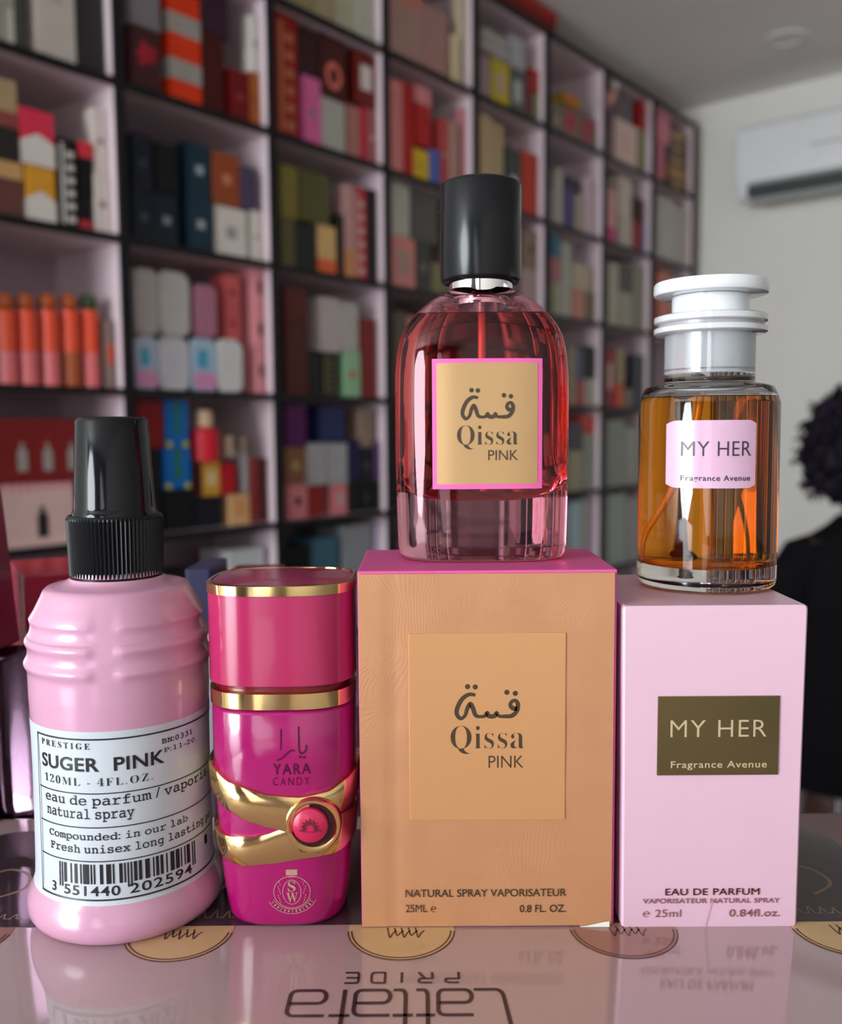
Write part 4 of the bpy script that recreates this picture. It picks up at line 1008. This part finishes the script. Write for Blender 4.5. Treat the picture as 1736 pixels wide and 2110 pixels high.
for b, r, s0, s1, h0, h1, dep, hx, word, deco, sup in TABLE:
    w = (s1-s0)/2000 - .0005; h = (h1-h0)/1000; dp = dep/1000
    sb = .030 + rc.uniform(-.003, .003)
    wd = word.replace('-', ' and ') if 'edged' not in word else word
    if twins[(b, r, word)] > 1 and not sup: wd = 'lower ' + wd
    o = thing('perfume_carton', label_for(b, r, wd, 'carton', sup.replace('-', ' and ')), 'perfume box', on_shelf(b, r, (s0+s1)/2000, sb, h0/1000 + (.0004 if h0 else 0)), ANG + R(rc.uniform(-.35, .35)), 'perfume cartons on the %s shelf row' % ROWN[r])
    mb = MB(); mb.box(-w, w, 0, dp, 0, h-.0008, .0012); body = mb.build('carton_body', card(hx), o, smooth=0)
    if not deco: continue
    kind, dh = deco.split(':'); dm = card(dh); mb = MB(); e = .0005
    name = 'front_label'
    if kind == 'lab': mb.box(-w*.55, w*.55, -e, 0, h*.3, h*.75)
    elif kind == 'dot': mb.box(-w*.32, w*.32, -e, 0, h*.5-w*.3, h*.5+w*.3); name = 'emblem'
    elif kind == 'band': mb.box(-w-e, w+e, -e, dp+e, h*.70, h); name = 'printed_band'
    elif kind == 'low': mb.box(-w-e, w+e, -e, dp+e, .0005, h*.32); name = 'printed_band'
    elif kind == 'stripe':
        for z in (.22, .62): mb.box(-w-e, w+e, -e, dp+e, h*z, h*(z+.18))
        name = 'printed_band'
    elif kind == 'rows':
        n = 6
        for i in range(n): mb.box(-w*.15, w*.62, -e, 0, h*(.08+i*.85/n), h*(.08+(i+.5)*.85/n))
        mb.box(-w*.75, -w*.4, -e, 0, h*.06, h*.94); name = 'printed_rows'
    elif kind == 'chev':
        mb.add([(-w, -e, 0), (w, -e, 0), (w, -e, h*.42), (0, -e, h*.58), (-w, -e, h*.42)], [(0, 1, 2, 3, 4)]); mb.box(-w-e, -w, -e, dp, .0005, h*.42); mb.box(w, w+e, -e, dp, .0005, h*.42); name = 'printed_chevron'
    elif kind == 'ring':
        mb.mapped(*ribbon([(w*.5*math.cos(R(a)), h*.38 + w*.6*math.sin(R(a))) for a in range(0, 360, 20)], w*.3, True), plane(-e)); name = 'emblem'
    elif kind == 'bloom':
        for i in range(9):
            a = i*2.4; rr_ = w*.22*math.sqrt(i); mb.mapped(*disc2(rr_*math.cos(a), h*.6 + rr_*math.sin(a), w*.22, 8), plane(-e-.00002*i))
        name = 'printed_flower'
    elif kind == 'scene':
        mb.box(-w*.05, w*.25, -e, 0, h*.12, h*.5); mb.box(.02*w, w*.16, -e, 0, h*.5, h*.62)
        name = 'bottle_picture'; m2 = MB()
        for i in range(9): m2.box(-w+i*w*.235, -w+i*w*.235+w*.1, -e, 0, h*.88, h*.99)
        m2.build('scalloped_trim', card('d07080'), o, smooth=0)
    elif kind == 'trio':
        for i in range(4):
            x = w*(-.55+i*.4); m2 = MB(); m2.mapped([(x-w*.08, h*.18), (x+w*.08, h*.18), (x+w*.08, h*.5), (x+w*.03, h*.52), (x+w*.03, h*.62), (x-w*.03, h*.62), (x-w*.03, h*.52), (x-w*.08, h*.5)], [tuple(range(8))], plane(-e))
            m2.build('bottle_picture', dm, o, smooth=0)
        continue
    elif kind == 'bluedeco':
        for sx in (-1, 1): mb.box(sx*w*.75-w*.2, sx*w*.75+w*.2, -e, 0, 0.001, h*.13)
        m2 = MB(); m2.box(-w*.2, w*.2, -e, 0, h*.5, h*.98); m2.mapped(*disc2(0, h*.38, w*.32, 12), plane(-e)); m2.build('emblem', card('2a6a30'), o, smooth=0)
        name = 'corner_print'
    mb.build(name, dm, o, smooth=0)

# ------------------------------------------------------------------ other goods on the shelves
def hit(px, py, back=.03):
    """where a pixel meets the plane just behind the shelf fronts: (s, z)"""
    d = ray(px, py); n = E; k = (n.dot(ORG) - back)/(d.dot(n)); q = Vector((0, 0, EYE)) + d*k
    return (q-ORG).dot(D), q.z
# orange-capped mist bottles, first compartment of the fourth row
zf = ROWZ(2) + TB + .0007
M_or = mat('orange_gloss', hexc('ff4a05', 1.2, .95), .2, coat=.4); M_co = mat('coral_gloss', hexc('d86468', 1.3), .2, coat=.4); M_am = mat('amber_cap', hexc('a04a18', 1.3), .3); M_gc = mat('dark_green_cap', hexc('2c4020', 1.3), .35); M_sil = mat('pale_gold_cap', hexc('c8c0a0', 1.2), .3)
names = ['leftmost', 'second', 'third', 'fourth', 'fifth']
for i, px in enumerate((14, 58, 103, 146, 186)):
    s, _ = hit(px, 750, .05); ztop = hit(px, 640, .05)[1] - zf
    t = thing('mist_bottle', '%s of five orange and coral mist bottles, fourth row, first compartment' % names[i], 'bottle', ORG + D*s - E*.05 + Vector((0, 0, zf)), ANG, 'orange mist bottles on the fourth shelf row')
    r0 = .0185
    mb = MB(); mb.lathe([(r0-.001, 0), (r0, .001), (r0, ztop*.45)], seg=28); mb.build('coral_body', M_co if i != 3 else M_am, t)
    mb = MB(); mb.lathe([(r0+.0002, ztop*.45+.0003), (r0+.0002, ztop-.002), (r0-.003, ztop)], seg=28); mb.build('orange_sleeve', M_or, t)
    mb = MB(); mb.lathe([(.012, ztop+.0002), (.017, ztop+.008), (.018, ztop+.018), (.012, ztop+.03)], seg=24); mb.build('cap', M_gc if i == 4 else M_am, t)
s0, z1 = hit(217, 660); s1, _ = hit(246, 660); s1 = min(s1, -.0135)
t = thing('perfume_carton', 'grey carton with orange window, right end of first compartment, fourth row', 'perfume box', ORG + D*((s0+s1)/2) - E*.03 + Vector((0, 0, zf)), ANG)
mb = MB(); w = (s1-s0)/2; mb.box(-w, w, 0, .04, 0, z1-zf, .001); mb.build('carton_body', card('7a6a62'), t, smooth=0)
mb = MB(); mb.box(-w*.5, w*.5, -.0006, 0, (z1-zf)*.35, (z1-zf)*.65); mb.build('orange_window', M_or, t, smooth=0)

# rounded tins and stacked pink boxes, second compartment of the fourth row
def tin(px0, px1, ytop, z0, hx, label, deco=None, dep=.07):
    s0, z1 = hit(px0, ytop); s1, _ = hit(px1, ytop); w = (s1-s0)/2; h = z1 - z0 - .0006; rr_ = min(w*.62, h*.3)
    t = thing('gift_tin', label, 'gift tin', ORG + D*((s0+s1)/2) - E*.03 + Vector((0, 0, z0)), ANG, 'rounded gift tins on the fourth shelf row')
    out = [(x, z) for x, z in rrect(-w, 0, w, h, rr_)[0]]
    mb = MB(); mb.rings([[(x*k, y, h/2+(z-h/2)*k) for x, z in out] for y, k in ((.002, .97), (0, .94), (0, .001))][::-1] + [[(x, .004, z) for x, z in out], [(x, dep, z) for x, z in out]], False, True); mb.build('tin_body', card(hx), t, smooth=40)
    if deco:
        mb = MB(); mb.box(-w*.55, w*.2, -.0006, 0, h*.45, h*.78); mb.build('blue_print', card('3f8fb0'), t, smooth=0)
        mb = MB(); mb.mapped([(x*.92, z) for x, z in rrect(-w, h*.05, w, h*.36, rr_*.6)[0]], rrect(-w, 0, w, h, rr_)[1], plane(-.0005)); mb.build('pink_print', card('c888b0'), t, smooth=0)
    return z1
zq = tin(278, 325, 690, zf, '9aa6b8', 'blue and pink rounded tin at left of lower tin row, fourth shelf row', True)
zq2 = tin(328, 390, 692, zf, 'b4b4bc', 'wide white rounded tin in lower tin row, fourth shelf row')
zq3 = tin(395, 447, 694, zf, '9ab4c8', 'blue and pink rounded tin between two white tins, fourth shelf row', True)
zq4 = tin(449, 500, 696, zf, 'bcbcbc', 'narrow white rounded tin beside stacked pink boxes, fourth shelf row')
tin(276, 325, 548, zq+.0006, '9a9492', 'greyish rounded tin standing on the left blue and pink tin')
tin(328, 390, 553, zq2+.0006, 'a8a6a4', 'large pale grey rounded tin standing on the wide white tin')
tin(404, 446, 582, zq3+.0006, '9a6478', 'mauve rounded tin standing on the right blue and pink tin')
s0, _ = hit(529, 700); s1, zt_ = hit(560, 560); s1 = min(s1, BAY-.0135)
hh = (zt_-zf)/3; w = (s1-s0)/2
for i, wd in enumerate(('bottom', 'middle', 'top')):
    t = thing('perfume_carton', '%s of three stacked salmon pink boxes with dark squares, fourth row' % wd, 'perfume box', ORG + D*((s0+s1)/2) - E*.03 + Vector((0, 0, zf + i*hh)), ANG, 'stacked salmon pink boxes')
    mb = MB(); mb.box(-w, w, 0, .095, 0, hh-.0006, .0012); mb.build('carton_body', card('d08890'), t, smooth=0)
    mb = MB(); mb.box(-w*.45, w*.45, -.0006, 0, hh*.42, hh*.72); mb.build('emblem', card('3a1a20'), t, smooth=0)
s0, _ = hit(466, 700, .05); s1, zt_ = hit(494, 568, .05); w = (s1-s0)/2
t = thing('perfume_carton', 'coral pink carton standing on the narrow white rounded tin, fourth row', 'perfume box', ORG + D*((s0+s1)/2) - E*.05 + Vector((0, 0, zq4+.0006)), ANG)
mb = MB(); mb.box(-w, w, 0, .05, 0, zt_-zq4-.001, .0012); mb.build('carton_body', card('cd6060'), t, smooth=0)
mb = MB()
for z in (.25, .72): mb.box(-w*.3, w*.3, -.0006, 0, (zt_-zq4)*z-w*.3, (zt_-zq4)*z+w*.3)
mb.build('emblem', card('8a2028'), t, smooth=0)

# small bottles on cartons, second compartment of the fifth row
def shelf_bottle(px, pw, ytop, ybody, z0, label, body, cap, neck=.55, back=.045):
    s, zt_ = hit(px, ytop, back); _, zb_ = hit(px, ybody, back); sw = (hit(px+pw/2, ytop, back)[0] - hit(px-pw/2, ytop, back)[0])/2
    t = thing('perfume_bottle', label, 'perfume bottle', ORG + D*s - E*back + Vector((0, 0, z0)), ANG)
    h = zt_-z0; hb_ = zb_-z0
    mb = MB(); mb.lathe([(sw*.95, 0), (sw, .002), (sw, hb_*.9), (sw*neck, hb_)], seg=28); mb.build('body', body, t)
    mb = MB(); mb.lathe([(sw*neck*.9, hb_+.0002), (sw*neck*1.05, hb_+.001), (sw*neck, h)], seg=24); mb.build('cap', cap, t)
def top_of(b, r, word): return [ROWZ(r) + TB + .0007 + q[5]/1000 + .0006 for q in TABLE if (q[0], q[1], q[8]) == (b, r, word)][-1]
shelf_bottle(420, 50, 846, 880, top_of(0, 3, 'yellow'), 'red bottle with cream cap standing on the yellow carton, fifth row', card('b01428'), card('d8b898'))
shelf_bottle(470, 27, 898, 930, top_of(0, 3, 'red'), 'small cream bottle standing on the red carton, fifth row', card('a89c8c'), card('b8a48c'), .6)
shelf_bottle(499, 20, 900, 930, top_of(0, 3, 'cream gold'), 'slim grey bottle standing on the cream gold carton, fifth row', card('8c8488'), card('90806c'), .6)
# leaning rose-gold bottle above the seventh compartment
zz = [ROWZ(-1) + TB + .0007 + q[5]/1000 for q in TABLE if (q[0], q[1], q[8]) == (5, -1, 'smoky grey')]
s, z_ = hit(1268, 190, .02)
t = thing('perfume_bottle', 'leaning rose gold bottle with white cap atop smoky grey carton, top row', 'perfume bottle', ORG + D*hit(1250, 217, -.035)[0] + E*.035 + Vector((0, 0, hit(1250, 217, -.035)[1])), ANG)
t.rotation_euler = (0, R(38), ANG)
mb = MB(); mb.box(-.022, .022, -.012, .012, 0, .085, .006); mb.build('body', card('6a4a50'), t, smooth=40)
mb = MB(); mb.box(-.012, .012, -.0135, -.0118, .015, .07, .002); mb.build('gold_panel', card('c89070'), t, smooth=40)
mb = MB(); mb.lathe([(.011, .0855), (.012, .088), (.012, .11), (.010, .113)], seg=24); mb.build('cap', card('d8d4c8'), t)
# gift boxes lying flat in the last compartment of the top row and one on the roof of the unit
s0 = 6*BAY + max(q[3] for q in TABLE if q[:2] == (6, -1))/1000 + .006; s1 = 7*BAY - .02
cols = ['5a4438', '8a6a3a', '6a5248', '50403a', '7a5a40']
zb_ = ROWZ(-1) + TB + .0007
for i, hx in enumerate(cols):
    t = thing('gift_box', '%s of five brown and gold boxes lying stacked, top row, last compartment' % ('lowest', 'second', 'middle', 'fourth', 'uppermost')[i], 'gift box', ORG + D*((s0+s1)/2) - E*.03 + Vector((0, 0, zb_ + i*.05)), ANG, 'brown gift boxes in the last compartment')
    w = (s1-s0)/2; mb = MB(); mb.box(-w, w, 0, .16, 0, .0490, .0015); mb.build('carton_body', card(hx), t, smooth=0)
    mb = MB(); mb.box(-w*.5, w*.4, -.0006, 0, .018, .032); mb.build('gold_print', card('b08a40'), t, smooth=0)
s0, _ = hit(1040, 30, .0); s1, _ = hit(1157, 60, .0); zb_ = ROWZ(-2) + TB + .0009
w = (s1-s0)/2
t = thing('gift_box', 'flat dark red box lying on the roof of the shelving under the ceiling', 'gift box', ORG + D*((s0+s1)/2) - E*.02 + Vector((0, 0, zb_)), ANG)
mb = MB(); mb.box(-w, w, 0, .2, 0, .045, .002); mb.build('box_base', card('5a0c0e'), t, smooth=0)
mb = MB(); mb.box(-w-.003, w+.003, -.003, .203, .0455, .080, .002); mb.build('box_lid', card('8a1814'), t, smooth=0)

# ------------------------------------------------------------------ seated person seen from behind
def skin_mesh(name, verts, edges, m, parent, sub=2, root=0, smooth=True):
    me = bpy.data.meshes.new(name); me.from_pydata([v[0] for v in verts], edges, [])
    o = bpy.data.objects.new(name, me); COL.objects.link(o)
    md = o.modifiers.new('skin', 'SKIN'); md.use_smooth_shade = True
    o.modifiers.new('sub', 'SUBSURF').levels = sub; o.modifiers['sub'].render_levels = sub
    for i, v in enumerate(verts):
        r_ = v[1] if isinstance(v[1], tuple) else (v[1], v[1]); me.skin_vertices[0].data[i].radius = r_; me.skin_vertices[0].data[i].use_root = (i == root)
    dg = bpy.context.evaluated_depsgraph_get(); m2 = bpy.data.meshes.new_from_object(o.evaluated_get(dg))
    bpy.data.objects.remove(o); bpy.data.meshes.remove(me)
    m2.name = name; m2.materials.clear(); m2.materials.append(m)
    m2.polygons.foreach_set('use_smooth', [True]*len(m2.polygons))
    o = bpy.data.objects.new(name, m2); COL.objects.link(o)
    if parent: o.parent = parent
    return o
GX, GY = 1.085, 2.22
M_skin = mat('brown_skin', (.16, .075, .05), .5)
M_hair = mat('black_curls', (.006, .004, .008), .6, spec=.2, var=.3, scale=30)
M_dress = mat('black_dress_cloth', (.006, .005, .007), .9, spec=.12, var=.15, scale=40)
V = []; Ed = []
def jv(x, y, z, r, link=None):
    V.append(((x, y, z), r)); k = len(V)-1
    if link is not None: Ed.append((link, k))
    return k
pel = jv(0, 0, .47, .10); ab = jv(0, .01, .60, .092, pel); ch = jv(0, .03, .76, .105, ab); nk0 = jv(0, .02, .87, .06, ch); nk = jv(0, .02, .93, .048, nk0)
hd0 = jv(0, .035, .98, .066, nk); hd1 = jv(0, .045, 1.05, .086, hd0); hd2 = jv(0, .035, 1.12, .066, hd1)
nose = jv(0, .135, 1.035, .012, hd1)
for sx in (-1, 1):
    sh = jv(sx*.155, .02, .84, .05, ch); el = jv(sx*.205, .05, .60, .038, sh); wr = jv(sx*.11, .30, .57, .024, el); pm = jv(sx*.085, .36, .560, .030, wr)
    for i in range(4):
        bx_ = sx*(.085 + (i-1.5)*.018); k1_ = jv(bx_, .405+.004*(i in (1, 2)), .556, .009, pm); k2_ = jv(bx_*.99, .432+.006*(i in (1, 2)), .546, .008, k1_); jv(bx_*.98, .448, .530, .007, k2_)
    th = jv(sx*(.085-.034), .365, .556, .009, pm); jv(sx*(.085-.046), .395, .548, .008, th)
    hp = jv(sx*.10, .06, .455, .078, pel); kn = jv(sx*.12, .43, .46, .056, hp); an = jv(sx*.11, .45, .10, .036, kn); ft = jv(sx*.115, .53, .04, .034, an); jv(sx*.12, .62, .03, .026, ft)
root = thing('person', 'person with big curly black hair in a black dress, seated with back turned', 'person', (GX, GY, 0))
body = skin_mesh('body', V, Ed, M_skin, root)
mb = MB()
mb.sup([(a, b, z) for z, a, b in ((.27, .225, .205), (.30, .228, .208), (.40, .225, .20), (.47, .212, .178), (.54, .185, .145), (.62, .168, .125), (.70, .168, .122), (.78, .180, .122), (.83, .168, .108), (.865, .125, .09), (.89, .085, .068), (.915, .058, .054))], n=2.2, seg=48, c=(0, .03, 0))
mb.build('dress', M_dress, root, smooth=60)
for sx in (-1, 1):
    mb = MB(); mb.tube([(sx*.09, .02, .838), (sx*.142, .02, .812), (sx*.185, .03, .73), (sx*.212, .045, .64), (sx*.208, .07, .60), (sx*.17, .17, .585), (sx*.118, .29, .572)], [.045, .062, .064, .058, .056, .050, .038], 20); mb.build('sleeve', M_dress, root, smooth=60)
mb = MB(); mb.rings([[(a*math.cos(2*PI*j/40), y + b*ny*math.sin(2*PI*j/40), z + b*nz_*math.sin(2*PI*j/40)) for j in range(40)] for y, z, a, b, ny, nz_ in ((.12, .45, .215, .10, 0, 1), (.28, .455, .215, .095, 0, 1), (.42, .45, .21, .10, .3, .95), (.49, .40, .21, .10, .8, .6), (.505, .30, .215, .10, 1, 0), (.50, .14, .22, .10, 1, 0))])
mb.build('skirt', M_dress, root, smooth=60)
bm = bmesh.new(); bmesh.ops.create_icosphere(bm, subdivisions=5, radius=1)
for v in bm.verts:
    n = v.co.normalized(); p = n*3.2
    k = .150 + .022*noise.noise(p*1.3) + .016*abs(noise.noise(p*3.1)) + .010*noise.noise(p*7)
    if n.z < -.45: k *= 1 + (n.z+.45)*.25
    v.co = Vector((n.x*k*1.06, n.y*k*.95 - .015, n.z*k*1.05 + 1.075))
    if n.y > .55 and n.z < .35: v.co.y = min(v.co.y, .075)       # open at the face
me = bpy.data.meshes.new('hair'); bm.to_mesh(me); bm.free(); me.materials.append(M_hair)
hair = bpy.data.objects.new('hair', me); COL.objects.link(hair); hair.parent = root
mb = MB(); rh = random.Random(4)
for i in range(420):
    z = rh.uniform(-.75, 1); a = rh.uniform(0, 2*PI); q = math.sqrt(1-z*z)
    n = Vector((q*math.cos(a), q*math.sin(a), z))
    if n.y > .5 and n.z < .3: continue
    u = n.orthogonal().normalized(); w_ = n.cross(u); base = Vector((n.x*.150, n.y*.140-.015, n.z*.152+1.075)); L_c = rh.uniform(.018, .042); cr = rh.uniform(.004, .008)
    mb.tube([base + n*(L_c*k/9) + (u*math.cos(k*1.25) + w_*math.sin(k*1.25))*cr for k in range(10)], .0028, 5)
mb.build('curls', mat('purple_black_curls', (.012, .005, .018), .5, spec=.25, var=.4, scale=20), hair)
t = thing('stool', 'dark round stool under the seated person in black', 'stool', (GX, GY, 0))
mb = MB(); mb.lathe([(.15, .335), (.17, .34), (.172, .365), (.16, .374)], seg=48); mb.build('seat', M_black, t)
for i in range(4):
    a = R(45+90*i); mb = MB(); mb.tube([(.12*math.cos(a), .12*math.sin(a), .337), (.17*math.cos(a), .17*math.sin(a), .0)], .012, 12); mb.build('leg', mat('grey_steel', (.4, .4, .42), .3, metal=.8), t)
